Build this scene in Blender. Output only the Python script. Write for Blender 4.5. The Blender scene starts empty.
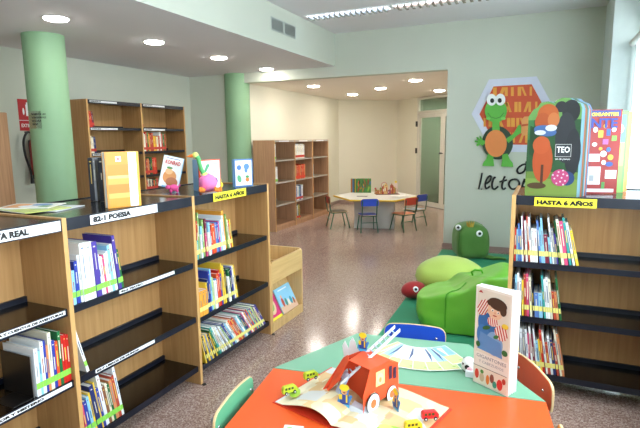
import bpy, math, random
from mathutils import Vector, Matrix, Euler
random.seed(7)
PI = math.pi
sc = bpy.context.scene
COL = sc.collection

# ------------------------------------------------------------------ materials
def lin(c):
    return c / 12.92 if c <= .04045 else ((c + .055) / 1.055) ** 2.4
def hexc(h):
    h = h.lstrip('#')
    return tuple(lin(int(h[i:i + 2], 16) / 255) for i in (0, 2, 4)) + (1,)
_mats = {}
def mat(h, rough=.55, metal=0, var=.05, scale=14, bump=0, coat=0, sheen=0):
    """plain surface with a slight procedural variation of its colour"""
    key = (h, rough, metal, var, scale, bump, coat, sheen)
    if key in _mats: return _mats[key]
    m = bpy.data.materials.new('surface_' + h.strip('#')); m.use_nodes = True
    nt = m.node_tree; b = nt.nodes['Principled BSDF']
    tc = nt.nodes.new('ShaderNodeTexCoord'); n = nt.nodes.new('ShaderNodeTexNoise')
    n.inputs['Scale'].default_value = scale; n.inputs['Detail'].default_value = 3
    nt.links.new(tc.outputs['Object'], n.inputs['Vector'])
    mx = nt.nodes.new('ShaderNodeMix'); mx.data_type = 'RGBA'
    c = hexc(h)
    mx.inputs[6].default_value = tuple(x * (1 - var) for x in c[:3]) + (1,)
    mx.inputs[7].default_value = tuple(min(1, x * (1 + var)) for x in c[:3]) + (1,)
    nt.links.new(n.outputs['Fac'], mx.inputs[0]); nt.links.new(mx.outputs[2], b.inputs['Base Color'])
    b.inputs['Roughness'].default_value = rough; b.inputs['Metallic'].default_value = metal
    b.inputs['Coat Weight'].default_value = coat
    if sheen: b.inputs['Sheen Weight'].default_value = sheen
    if bump:
        bp = nt.nodes.new('ShaderNodeBump'); bp.inputs['Strength'].default_value = bump
        bp.inputs['Distance'].default_value = .004
        nt.links.new(n.outputs['Fac'], bp.inputs['Height']); nt.links.new(bp.outputs['Normal'], b.inputs['Normal'])
    _mats[key] = m
    return m
def wood(name, h1, h2, rough=.42, axis='Z'):
    m = bpy.data.materials.new(name); m.use_nodes = True
    nt = m.node_tree; b = nt.nodes['Principled BSDF']
    tc = nt.nodes.new('ShaderNodeTexCoord'); mp = nt.nodes.new('ShaderNodeMapping')
    s = [42, 42, 42]; s['XYZ'.index(axis)] = 2.0
    mp.inputs['Scale'].default_value = s
    n = nt.nodes.new('ShaderNodeTexNoise'); n.inputs['Scale'].default_value = 1; n.inputs['Detail'].default_value = 5
    n.inputs['Distortion'].default_value = .6
    cr = nt.nodes.new('ShaderNodeValToRGB')
    cr.color_ramp.elements[0].position = .3; cr.color_ramp.elements[0].color = hexc(h1)
    cr.color_ramp.elements[1].position = .72; cr.color_ramp.elements[1].color = hexc(h2)
    nt.links.new(tc.outputs['Object'], mp.inputs['Vector']); nt.links.new(mp.outputs['Vector'], n.inputs['Vector'])
    nt.links.new(n.outputs['Fac'], cr.inputs['Fac']); nt.links.new(cr.outputs['Color'], b.inputs['Base Color'])
    b.inputs['Roughness'].default_value = rough
    return m
def emit(name, h, strength):
    m = bpy.data.materials.new(name); m.use_nodes = True
    b = m.node_tree.nodes['Principled BSDF']
    b.inputs['Base Color'].default_value = (.8, .8, .8, 1)
    b.inputs['Emission Color'].default_value = hexc(h); b.inputs['Emission Strength'].default_value = strength
    return m
def glass(name, tint, gloss=.08, rough=.02):
    m = bpy.data.materials.new(name); m.use_nodes = True
    nt = m.node_tree; nt.nodes.clear()
    out = nt.nodes.new('ShaderNodeOutputMaterial'); mx = nt.nodes.new('ShaderNodeMixShader')
    t = nt.nodes.new('ShaderNodeBsdfTransparent'); t.inputs[0].default_value = hexc(tint)
    g = nt.nodes.new('ShaderNodeBsdfGlossy'); g.inputs['Roughness'].default_value = rough
    mx.inputs[0].default_value = gloss
    nt.links.new(t.outputs[0], mx.inputs[1]); nt.links.new(g.outputs[0], mx.inputs[2]); nt.links.new(mx.outputs[0], out.inputs[0])
    return m
def terrazzo():
    m = bpy.data.materials.new('terrazzo_floor'); m.use_nodes = True
    nt = m.node_tree; b = nt.nodes['Principled BSDF']; N = nt.nodes.new; L = nt.links.new
    tc = N('ShaderNodeTexCoord')
    v = N('ShaderNodeTexVoronoi'); v.inputs['Scale'].default_value = 160
    n = N('ShaderNodeTexNoise'); n.inputs['Scale'].default_value = 60; n.inputs['Detail'].default_value = 4
    big = N('ShaderNodeTexNoise'); big.inputs['Scale'].default_value = 1.4
    for q in (v, n, big): L(tc.outputs['Object'], q.inputs['Vector'])
    sep = N('ShaderNodeSeparateColor'); L(v.outputs['Color'], sep.inputs[0])
    cr = N('ShaderNodeValToRGB'); e = cr.color_ramp.elements
    e[0].position = 0; e[0].color = hexc('#806056'); e[1].position = 1; e[1].color = hexc('#CFBAAE')
    for p, c in ((.18, '#967A6E'), (.45, '#A2857A'), (.75, '#B79D91')):
        x = e.new(p); x.color = hexc(c)
    L(sep.outputs[0], cr.inputs['Fac'])
    mx = N('ShaderNodeMix'); mx.data_type = 'RGBA'; mx.blend_type = 'MULTIPLY'; mx.inputs[0].default_value = .5
    L(cr.outputs['Color'], mx.inputs[6]); 
    c2 = N('ShaderNodeValToRGB'); c2.color_ramp.elements[0].color = (.8, .79, .78, 1); c2.color_ramp.elements[1].color = (1, 1, 1, 1)
    L(n.outputs['Fac'], c2.inputs['Fac']); L(c2.outputs['Color'], mx.inputs[7])
    # tile joints, 40 cm
    br = N('ShaderNodeTexBrick'); br.offset = 0; br.inputs['Scale'].default_value = 1
    br.inputs['Brick Width'].default_value = .4; br.inputs['Row Height'].default_value = .4
    br.inputs['Mortar Size'].default_value = .0015
    br.inputs['Color1'].default_value = (1, 1, 1, 1); br.inputs['Color2'].default_value = (.96, .96, .96, 1)
    br.inputs['Mortar'].default_value = (.75, .72, .7, 1)
    L(tc.outputs['Object'], br.inputs['Vector'])
    m2 = N('ShaderNodeMix'); m2.data_type = 'RGBA'; m2.blend_type = 'MULTIPLY'; m2.inputs[0].default_value = 1
    L(mx.outputs[2], m2.inputs[6]); L(br.outputs['Color'], m2.inputs[7])
    L(m2.outputs[2], b.inputs['Base Color'])
    b.inputs['Roughness'].default_value = .16
    b.inputs['IOR'].default_value = 1.55
    return m
BEECH = wood('beech_laminate', '#A97B4A', '#BF935F')
BEECH_H = wood('beech_laminate_long', '#A97B4A', '#BF935F', axis='Y')
BEECH_EDGE = mat('#D2A468', .4)
LIGHT_WOOD = wood('pale_beech_laminate', '#C79F66', '#DDB97F')
WARM_WOOD = wood('reddish_laminate', '#AE8260', '#C89C78')
WALL = mat('#CDD1C3', .8, var=.02, scale=3)
WALL_LAMPLIT = mat('#E6E2D0', .8, var=.02, scale=3)  # same white as WALL, with warm lamp light put into the colour
CEIL = mat('#E2E0E4', .85, var=.015, scale=3)
NAVY = mat('#0B1222', .4)
BOARD = mat('#0B0807', .18, var=.15)
WHITE = mat('#F2F2F0', .5)
BLACK = mat('#0C0C0E', .4)
CHROME = mat('#C8C8C8', .22, 1)
PAGES = mat('#EFEAE0', .8)

# ------------------------------------------------------------------ mesh helper
class MB:
    def __init__(s): s.v = []; s.f = []; s.m = []; s.sm = []; s.M = Matrix()
    def add(s, vs, fs, mi=0, smooth=False):
        k = len(s.v); s.v += [s.M @ Vector(p) for p in vs]
        s.f += [tuple(k + i for i in f) for f in fs]; s.m += [mi] * len(fs); s.sm += [smooth] * len(fs)
        return s
    def box(s, x0, x1, y0, y1, z0, z1, mi=0):
        vs = [(x, y, z) for x in (x0, x1) for y in (y0, y1) for z in (z0, z1)]
        return s.add(vs, [(0, 1, 3, 2), (4, 6, 7, 5), (0, 4, 5, 1), (2, 3, 7, 6), (0, 2, 6, 4), (1, 5, 7, 3)], mi)
    def prism(s, poly, a, b, axis=1, mi=0, smooth=False):
        """poly: 2D outline, extruded along axis from a to b. axis 1: (x,z); axis 2: (x,y); axis 0: (y,z)"""
        def P(p, t):
            return {0: (t, p[0], p[1]), 1: (p[0], t, p[1]), 2: (p[0], p[1], t)}[axis]
        n = len(poly); area = sum(poly[i][0] * poly[(i + 1) % n][1] - poly[(i + 1) % n][0] * poly[i][1] for i in range(n))
        if (area < 0): poly = poly[::-1]
        lo, hi = (a, b) if axis != 1 else (b, a)
        vs = [P(p, lo) for p in poly] + [P(p, hi) for p in poly]
        fs = [tuple(range(n - 1, -1, -1)), tuple(range(n, 2 * n))]
        if (hi < lo and axis != 1) or (axis == 1 and hi > lo):
            fs = [f[::-1] for f in fs]
            fs += [((i + 1) % n, i, n + i, n + (i + 1) % n) for i in range(n)]
        else:
            fs += [(i, (i + 1) % n, n + (i + 1) % n, n + i) for i in range(n)]
        k = len(s.f); s.add(vs, fs, mi)
        if smooth:
            for i in range(k + 2, len(s.f)): s.sm[i] = True
        return s
    def lathe(s, prof, n=24, mi=0, smooth=True, c=(0, 0, 0)):
        vs = []; fs = []
        for r, z in prof:
            for i in range(n):
                a = 2 * PI * i / n; vs.append((c[0] + r * math.cos(a), c[1] + r * math.sin(a), c[2] + z))
        for j in range(len(prof) - 1):
            for i in range(n):
                fs.append((j * n + i, j * n + (i + 1) % n, (j + 1) * n + (i + 1) % n, (j + 1) * n + i))
        s.add(vs, fs, mi, smooth)
        s.add([vs[i] for i in range(n)], [tuple(range(n - 1, -1, -1))], mi)
        s.add([vs[(len(prof) - 1) * n + i] for i in range(n)], [tuple(range(n))], mi)
        return s
    def tube(s, pts, r, n=8, mi=0, closed=False):
        pts = [Vector(p) for p in pts]; K = len(pts)
        rr = r if isinstance(r, (list, tuple)) else [r] * K
        rings = []; up = None
        for i, p in enumerate(pts):
            a = pts[(i - 1) % K] if closed or i else p; b = pts[(i + 1) % K] if closed or i < K - 1 else p
            d = (b - a).normalized()
            if up is None:
                up = d.orthogonal().normalized()
            up = (up - d * up.dot(d))
            up = up.normalized() if up.length > 1e-6 else d.orthogonal().normalized()
            w = d.cross(up)
            rings.append([p + (up * math.cos(2 * PI * k / n) + w * math.sin(2 * PI * k / n)) * rr[i] for k in range(n)])
        vs = [q for R in rings for q in R]; fs = []
        for j in range(K if closed else K - 1):
            j2 = (j + 1) % K
            for k in range(n):
                fs.append((j * n + k, j * n + (k + 1) % n, j2 * n + (k + 1) % n, j2 * n + k))
        s.add(vs, fs, mi, True)
        if not closed:
            s.add(rings[0], [tuple(range(n - 1, -1, -1))], mi); s.add(rings[-1], [tuple(range(n))], mi)
        return s
    def ball(s, c, r, nu=20, nv=12, mi=0, fn=None):
        if not isinstance(r, (list, tuple)): r = (r, r, r)
        vs = [(c[0], c[1], c[2] - r[2])]; fs = []
        for j in range(1, nv):
            t = -PI / 2 + PI * j / nv
            for i in range(nu):
                a = 2 * PI * i / nu
                d = (math.cos(t) * math.cos(a), math.cos(t) * math.sin(a), math.sin(t))
                k = fn(d) if fn else 1
                vs.append(tuple(c[q] + r[q] * d[q] * k for q in range(3)))
        vs.append((c[0], c[1], c[2] + r[2]))
        for i in range(nu): fs.append((0, 1 + (i + 1) % nu, 1 + i))
        for j in range(nv - 2):
            for i in range(nu):
                a = 1 + j * nu; fs.append((a + i, a + (i + 1) % nu, a + nu + (i + 1) % nu, a + nu + i))
        a = 1 + (nv - 2) * nu; L = len(vs) - 1
        for i in range(nu): fs.append((a + i, a + (i + 1) % nu, L))
        return s.add(vs, fs, mi, True)
    def build(s, name, mats, parent=None, loc=None, rot=None, bevel=0, subsurf=0):
        me = bpy.data.meshes.new(name); me.from_pydata([tuple(v) for v in s.v], [], s.f)
        if not isinstance(mats, (list, tuple)): mats = [mats]
        for m in mats: me.materials.append(m)
        me.polygons.foreach_set('material_index', s.m); me.polygons.foreach_set('use_smooth', s.sm); me.update()
        o = bpy.data.objects.new(name, me); COL.objects.link(o)
        if parent: o.parent = parent
        if loc: o.location = loc
        if rot: o.rotation_euler = rot
        if bevel:
            b = o.modifiers.new('edge', 'BEVEL'); b.width = bevel; b.segments = 2; b.limit_method = 'ANGLE'
        if subsurf:
            b = o.modifiers.new('smooth', 'SUBSURF'); b.levels = subsurf; b.render_levels = subsurf
        return o
def empty(name, loc=(0, 0, 0), rz=0, rot=None):
    o = bpy.data.objects.new(name, None); COL.objects.link(o); o.location = loc
    o.rotation_euler = rot if rot else (0, 0, rz); o.empty_display_size = .05
    return o
def tag(o, label=None, cat=None, group=None, kind=None):
    if label: o['label'] = label
    if cat: o['category'] = cat
    if group: o['group'] = group
    if kind: o['kind'] = kind
    return o
def struct(o): o['kind'] = 'structure'; return o
def kids(o): return [c for c in COL.objects if c.parent == o]
def dup(root, loc=None, rot=None, parent=None):
    r = root.copy(); COL.objects.link(r)
    if parent: r.parent = parent
    if loc: r.location = loc
    if rot: r.rotation_euler = rot
    for ch in kids(root): dup(ch, parent=r)
    return r
def frame(o, x, y=(0, 0, 1)):
    """matrix with local x along x, local z along y, local -y outward"""
    X = Vector(x).normalized(); Z = Vector(y).normalized(); Y = Z.cross(X)
    return Matrix(((X.x, Y.x, Z.x, o[0]), (X.y, Y.y, Z.y, o[1]), (X.z, Y.z, Z.z, o[2]), (0, 0, 0, 1)))
def text(name, s, w, h, F, m, parent=None, depth=.0006, bold=.02, shear=0, align='L'):
    """lettering as a mesh, fitted to w x h, lying on the local xz plane of frame F, facing -y"""
    cu = bpy.data.curves.new(name, 'FONT'); cu.body = s; cu.size = 1; cu.offset = bold; cu.shear = shear
    cu.extrude = .01; cu.resolution_u = 2
    t = bpy.data.objects.new(name, cu); COL.objects.link(t)
    dg = bpy.context.evaluated_depsgraph_get(); me = bpy.data.meshes.new_from_object(t.evaluated_get(dg))
    COL.objects.unlink(t); bpy.data.objects.remove(t)
    xs = [v.co.x for v in me.vertices]; ys = [v.co.y for v in me.vertices]
    x0, x1, y0, y1 = min(xs), max(xs), min(ys), max(ys)
    for v in me.vertices:
        x, y, z = v.co
        v.co = F @ Vector(((x - x0) / (x1 - x0) * w, -(z + .01) / .02 * depth, (y - y0) / (y1 - y0) * h))
    me.materials.clear(); me.materials.append(m)
    o = bpy.data.objects.new(name, me); COL.objects.link(o)
    if parent: o.parent = parent
    return o
def ell(cx, cz, rx, rz, n=20, rot=0):
    c, s_ = math.cos(rot), math.sin(rot)
    return [(cx + rx * math.cos(2 * PI * i / n) * c - rz * math.sin(2 * PI * i / n) * s_,
             cz + rx * math.cos(2 * PI * i / n) * s_ + rz * math.sin(2 * PI * i / n) * c) for i in range(n)]
def rect(x0, z0, x1, z1): return [(x0, z0), (x1, z0), (x1, z1), (x0, z1)]
def art(name, items, parent, F=Matrix(), step=.0003, rough=.35, base=0):
    """printed shapes: outlines laid one over another on the local xz plane, facing -y"""
    mb = MB(); mb.M = F; mats = []; idx = {}
    for i, (poly, c) in enumerate(items):
        if c not in idx: idx[c] = len(mats); mats.append(mat(c, rough))
        t = base + step * (i + 1)
        n = len(poly); ar = sum(poly[k][0] * poly[(k + 1) % n][1] - poly[(k + 1) % n][0] * poly[k][1] for k in range(n))
        if ar < 0: poly = poly[::-1]
        vs = [(p[0], -t, p[1]) for p in poly]
        mb.add(vs, [tuple(range(n))], idx[c])
    return mb.build(name, mats, parent)

# ------------------------------------------------------------------ camera
CAM_R = (24.3775, 8.6233, -0.5946)
yaw, pit, rol = [math.radians(a) for a in CAM_R]
f0 = Vector((-math.sin(yaw), math.cos(yaw), 0)); r0 = Vector((math.cos(yaw), math.sin(yaw), 0)); u0 = Vector((0, 0, 1))
fw = f0 * math.cos(pit) - u0 * math.sin(pit); up = u0 * math.cos(pit) + f0 * math.sin(pit)
rr = r0 * math.cos(rol) + up * math.sin(rol); uu = up * math.cos(rol) - r0 * math.sin(rol)
cd = bpy.data.cameras.new('camera'); cam = bpy.data.objects.new('camera', cd); COL.objects.link(cam)
cd.sensor_width = 36; cd.sensor_fit = 'HORIZONTAL'; cd.lens = 496.54 / 640 * 36; cd.clip_start = .05
cam.matrix_world = Matrix(((rr.x, uu.x, -fw.x, 0), (rr.y, uu.y, -fw.y, 0), (rr.z, uu.z, -fw.z, 1.5332), (0, 0, 0, 1)))
sc.camera = cam

# ------------------------------------------------------------------ room shell
YT = 6.944; ZH = 3.035; ZD = 2.577; XD = -2.877; ZL = 2.43; XW = -5.54; XR = .80; YB = -2.6
LWX = -4.48
PA = Vector((LWX, 11.0)); PB = Vector((-3.30, 11.86)); PC = Vector((-2.70, 11.34)); PD = Vector((-.9, 9.78))
struct(MB().box(XW - .2, XR + .3, YB - .2, 13.6, -.1, 0).build('floor', terrazzo()))
struct(MB().box(XD, XR + .3, YB - .2, YT, ZH, ZH + .1).build('ceiling', CEIL))
struct(MB().box(XW - .2, XD, YB - .2, YT, ZD, ZH + .1).build('ceiling', [CEIL, WALL]))
dc = COL.objects[-1]
for p in dc.data.polygons:
    if p.normal.x > .9: p.material_index = 1
struct(MB().box(LWX - .2, -.7, YT + .16, 13.6, ZL, ZL + .1).build('ceiling', mat('#F6EEE2', .85, var=.015, scale=3)))
struct(MB().box(XW - .2, XW, YB, YT + .16, 0, ZD).build('wall_left', WALL))
wb = MB()
wb.box(XW, LWX, YT, YT + .16, 0, ZD); wb.box(LWX, -1.25, YT, YT + .16, ZL, ZD)
wb.box(XD, -1.25, YT, YT + .16, ZD, ZH + .1); wb.box(-1.25, XR + .3, YT, YT + .16, 0, ZH + .1)
struct(wb.build('wall_back', WALL))
# alcove beyond the opening
def wall_between(name, a, b, z0, z1, m, th=.15):
    d = (b - a).normalized(); n = Vector((-d.y, d.x)) * th
    return struct(MB().prism([tuple(a), tuple(b), tuple(b + n), tuple(a + n)], z0, z1, 2).build(name, m))
wall_between('wall_alcove_left', PA, Vector((LWX, YT + .16)), 0, ZL, WALL_LAMPLIT, -.15)
wall_between('wall_alcove_back', PA, PB, 0, ZL, WALL_LAMPLIT)
wall_between('wall_alcove_right', PB, PC, 0, ZL, WALL_LAMPLIT)
dd = (PD - PC).normalized()
DW = 1.78; PE = PC + dd * DW
wall_between('wall_alcove_right', PE, PD, 0, ZL, WALL_LAMPLIT)
wall_between('wall_alcove_side', PD, Vector((-.9, YT + .16)), 0, ZL, WALL_LAMPLIT)
nn = Vector((-dd.y, dd.x))
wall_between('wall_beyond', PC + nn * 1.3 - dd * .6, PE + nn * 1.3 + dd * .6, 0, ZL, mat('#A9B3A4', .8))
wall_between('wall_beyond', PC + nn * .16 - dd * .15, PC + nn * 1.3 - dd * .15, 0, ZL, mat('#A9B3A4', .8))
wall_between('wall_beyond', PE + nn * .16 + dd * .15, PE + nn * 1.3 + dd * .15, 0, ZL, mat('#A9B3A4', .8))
struct(MB().box(XW, XR + .3, YB - .2, YB, 0, ZH).build('wall_rear', WALL))
# window wall on the right: sill wall, head, piers, and the column by the corner
WIN = [(4.35, 5.95), (2.55, 4.15), (.75, 2.35), (-1.25, .35)]
ww = MB(); ww.box(XR, XR + .18, YB, YT, 0, .85); ww.box(XR, XR + .18, YB, YT, 2.62, ZH)
prev = YT
for a, b in WIN + [(YB, YB)]:
    if prev > b: ww.box(XR, XR + .18, b, prev, .85, 2.62)
    prev = a
struct(ww.build('wall_right', mat('#D5DEDC', .75)))
struct(MB().box(.56, XR, 6.05, YT, 0, ZH).build('wall_pier', mat('#CFD8D4', .75)))
PANE = glass('window_glass', '#F4FAFA', .06)
for i, (a, b) in enumerate(WIN):
    fr = MB(); x0, x1 = XR + .05, XR + .11
    fr.box(x0, x1, a, a + .06, .85, 2.62); fr.box(x0, x1, b - .06, b, .85, 2.62)
    fr.box(x0, x1, a + .06, b - .06, .85, .91); fr.box(x0, x1, a + .06, b - .06, 2.56, 2.62)
    fr.box(x0, x1, (a + b) / 2 - .03, (a + b) / 2 + .03, .91, 2.56)
    w = struct(fr.build('window_%d' % (i + 1), mat('#E9ECEC', .35)))
    MB().box(XR + .075, XR + .083, a + .06, b - .06, .91, 2.56).build('pane', PANE, w)
    MB().box(XR - .06, XR + .05, a - .03, b + .03, .82, .85).build('sill', mat('#DADDD8', .4), w)
bs = mat('#A38A82', .3)
struct(MB().box(-1.262, XR, YT - .014, YT, 0, .07).box(-1.262, -1.25, YT, YT + .174, 0, .07).build('baseboard_back', bs))
struct(MB().box(XW, XW + .014, YB, YT, 0, .07).build('baseboard_left', bs))
bb = MB(); 
for a, b in ((Vector((LWX, YT + .16)), PA), (PA, PB), (PB, PC - dd * .03)):
    d = (b - a).normalized(); n = Vector((d.y, -d.x)) * .014
    bb.prism([tuple(a), tuple(b), tuple(b + n), tuple(a + n)], 0, .07, 2)
struct(bb.build('baseboard_alcove', bs))

# double glazed door with a transom
ALU = mat('#D9D6CB', .4)
dF = Matrix(((dd.x, nn.x, 0, PC.x), (dd.y, nn.y, 0, PC.y), (0, 0, 1, 0), (0, 0, 0, 1)))
rz = math.atan2(dd.y, dd.x)
door = MB().box(0, .05, 0, .12, 0, 2.42).box(DW - .05, DW, 0, .12, 0, 2.42).box(.05, DW - .05, 0, .12, 2.37, 2.42).box(.05, DW - .05, 0, .12, 2.06, 2.12) \
    .build('door_1', ALU, None, (PC.x, PC.y, 0), (0, 0, rz), bevel=.004)
struct(door)
FG = glass('frosted_door_glass', '#D5DCD2', .12, .12)
MB().box(.05, DW - .05, .05, .058, 2.12, 2.37).build('transom_glass', FG, door)
lw = (DW - .1) / 2
for k in range(2):
    x0 = .05 + k * lw + .003; x1 = x0 + lw - .006
    lf = MB().box(x0, x0 + .07, .02, .06, .01, 2.055).box(x1 - .07, x1, .02, .06, .01, 2.055).box(x0 + .07, x1 - .07, .02, .06, .01, .11) \
        .box(x0 + .07, x1 - .07, .02, .06, 1.97, 2.055).build('door_leaf', ALU, door)
    MB().box(x0 + .07, x1 - .07, .035, .043, .11, 1.97).build('pane', FG, lf)
MB().box(-.025, .03, -.02, 0, 1.78, 1.9).box(-.025, .03, -.02, 0, 1.18, 1.3).build('hinge', BLACK, door)
MB().tube([(lw + .03, .018, 1.2), (lw + .03, -.04, 1.2)], .018).tube([(lw + .03, -.04, 1.2), (lw + .14, -.04, 1.2)], .01) \
    .build('door_handle', BLACK, door)

# green round columns
GREEN_COL = mat('#8DB38C', .6, var=.02)
for (x, y, s) in ((-4.615, 3.56, 'left'), (-4.64, 7.02, 'right')):
    rc0 = .192 if s == 'left' else .202
    c = MB().lathe([(rc0, 0), (rc0, ZD)], 48).build('column', GREEN_COL, None, (x, y, 0)); struct(c)

# ------------------------------------------------------------------ lights
LAMP_COOL = emit('downlight_lamp', '#FFFAF0', 60)
LAMP_WARM = emit('warm_downlight_lamp', '#FFF6EA', 84)
def downlight(x, y, z, label, group, lamp):
    r = empty('downlight', (x, y, z - .002))
    MB().lathe([(.098, .0), (.115, -.004), (.115, .0), (.098, .0005)], 32).build('trim_ring', mat('#E8E6E0', .4), r)
    MB().lathe([(.097, 0), (.094, -.008), (.07, -.016), (.03, -.019), (.002, -.02)], 32).build('lamp', lamp, r)
    tag(r, label, 'ceiling light', group)
nm = ['nearest the front of the room, left of the green column top', 'second one back, above the tall bookcase', 'third one back, between the two green columns',
      'farthest one, just right of the far green column']
for k, y in enumerate((3.14, 4.32, 5.49, 6.69)):
    downlight(-3.89, y, ZD, 'round recessed ceiling downlight, ' + nm[k], 'downlights in the lower ceiling', LAMP_COOL)
for (x, y, s) in ((-3.7, 7.95, 'front left'), (-3.7, 9.85, 'back left'), (-1.93, 7.95, 'front right'), (-1.93, 9.9, 'back right'), (-2.8, 8.9, 'centre')):
    downlight(x, y, ZL, 'warm recessed downlight over the alcove, %s one of that ceiling' % s, 'warm downlights in the alcove ceiling', LAMP_WARM)
cl_ = PC + dd * .9 + nn * .75
struct(MB().box(-1.2, 1.2, .16, 1.3, ZL, ZL + .05).build('ceiling', CEIL, None, (PC.x + dd.x * .9, PC.y + dd.y * .9, 0), (0, 0, rz)))
downlight(cl_.x, cl_.y, ZL, 'added fill lamp, unseen in the corridor, brightening the glazed door', 'warm downlights in the alcove ceiling', emit('corridor_fill_lamp', '#F4FFF4', 230))  # unseen corridor lamp, added to brighten the door glass
TUBE = emit('tube_lamp', '#EAF2FF', 3.6); FILL_TUBE = emit('tube_lamp_fill', '#F4F8FF', 11)  # the second, stronger emitter is for the added fill fittings
def louvre(x0, x1, y0, y1, z, label, cells=16, warm=False, lamp=None):
    r = empty('louvre_light', (x0, y0, z - .002)); L = x1 - x0; W = y1 - y0
    MB().box(0, L, 0, .02, -.012, 0).box(0, L, W - .02, W, -.012, 0).box(0, .02, .02, W - .02, -.012, 0).box(L - .02, L, .02, W - .02, -.012, 0).build('frame', WHITE, r)
    MB().box(.02, L - .02, .02, W - .02, -.001, 0).build('lamp', lamp or TUBE, r)
    g = MB()
    for k in range(1, cells):
        xx = L * k / cells
        g.prism([(xx - .016, -.040), (xx + .016, -.040), (xx + .004, -.003), (xx - .004, -.003)], .02, W - .02, 1)
    for k in (1,): g.box(.02, L - .02, W * .5 * k - .004, W * .5 * k + .004, -.031, -.003)
    g.build('louvre', mat('#B9BEC6' if not warm else '#A89A90', .25, .8), r)
    tag(r, label, 'ceiling light', None)
    return r
louvre(-2.80, -1.72, 5.74, 5.93, ZH, 'fluorescent louvre light in the high ceiling, left one starting at the vent wall')
louvre(-1.70, -.42, 5.74, 5.93, ZH, 'fluorescent louvre light in the high ceiling, right one continuing the strip', warm=True)
r2 = louvre(-2.3, -.3, 2.2, 2.5, ZH, 'added fill light shaped as a louvre fitting, unseen in the ceiling above the tables', lamp=FILL_TUBE)  # this and the next are unseen fittings added for soft fill
r3 = louvre(-2.3, -.3, -.6, -.3, ZH, 'added fill light shaped as a louvre fitting, unseen in the ceiling behind the camera', lamp=FILL_TUBE)
# vent grille
vt = empty('air_vent', (XD + .001, 5.07, 2.745))
v = MB()
for a in (0, .305):
    v.box(0, .008, a, a + .29, 0, .012).box(0, .008, a, a + .29, .133, .145).box(0, .008, a, a + .012, .012, .133).box(0, .008, a + .278, a + .29, .012, .133)
v.build('frame', mat('#B4BAB4', .4), vt)
v = MB()
for a in (.012, .317):
    for k in range(6): v.prism([(a, .018 + k * .02), (a + .266, .018 + k * .02), (a + .266, .026 + k * .02), (a, .026 + k * .02)], .002, .007, 0)
v.build('slat', mat('#B4BAB4', .4), vt)
MB().box(0, .0015, .012, .278, .012, .133).box(0, .0015, .317, .583, .012, .133).build('backing', mat('#2A2D2C', .8), vt)
tag(vt, 'rectangular two-part metal air vent grille high on the ceiling step', 'vent')
# roller blind at the window
def blind_mat():
    m = bpy.data.materials.new('translucent_blind_fabric'); m.use_nodes = True; nt = m.node_tree; nt.nodes.clear()
    out = nt.nodes.new('ShaderNodeOutputMaterial'); mx = nt.nodes.new('ShaderNodeMixShader'); mx.inputs[0].default_value = .6
    d = nt.nodes.new('ShaderNodeBsdfDiffuse'); d.inputs[0].default_value = hexc('#F2F4F5'); t = nt.nodes.new('ShaderNodeBsdfTranslucent'); t.inputs[0].default_value = hexc('#F4F6F8')
    nt.links.new(d.outputs[0], mx.inputs[1]); nt.links.new(t.outputs[0], mx.inputs[2]); nt.links.new(mx.outputs[0], out.inputs[0]); return m
rb = empty('roller_blind', (XR - .06, 4.3, 2.45))
MB().tube([(0, 0, 0), (0, 1.74, 0)], .032, 16).build('roll', mat('#DDDCD6', .6), rb)
MB().box(.0, .06, -.0, .02, -.03, .05).box(.0, .06, 1.72, 1.74, -.03, .05).build('bracket', mat('#B9BCBC', .4), rb)
MB().box(.026, .0275, .03, 1.7, -1.58, 0).build('fabric', blind_mat(), rb)
MB().box(.020, .034, .03, 1.7, -1.60, -1.58).build('bottom_bar', WHITE, rb)
tag(rb, 'white roller blind with a round tube at the top right window', 'blind')

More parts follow.
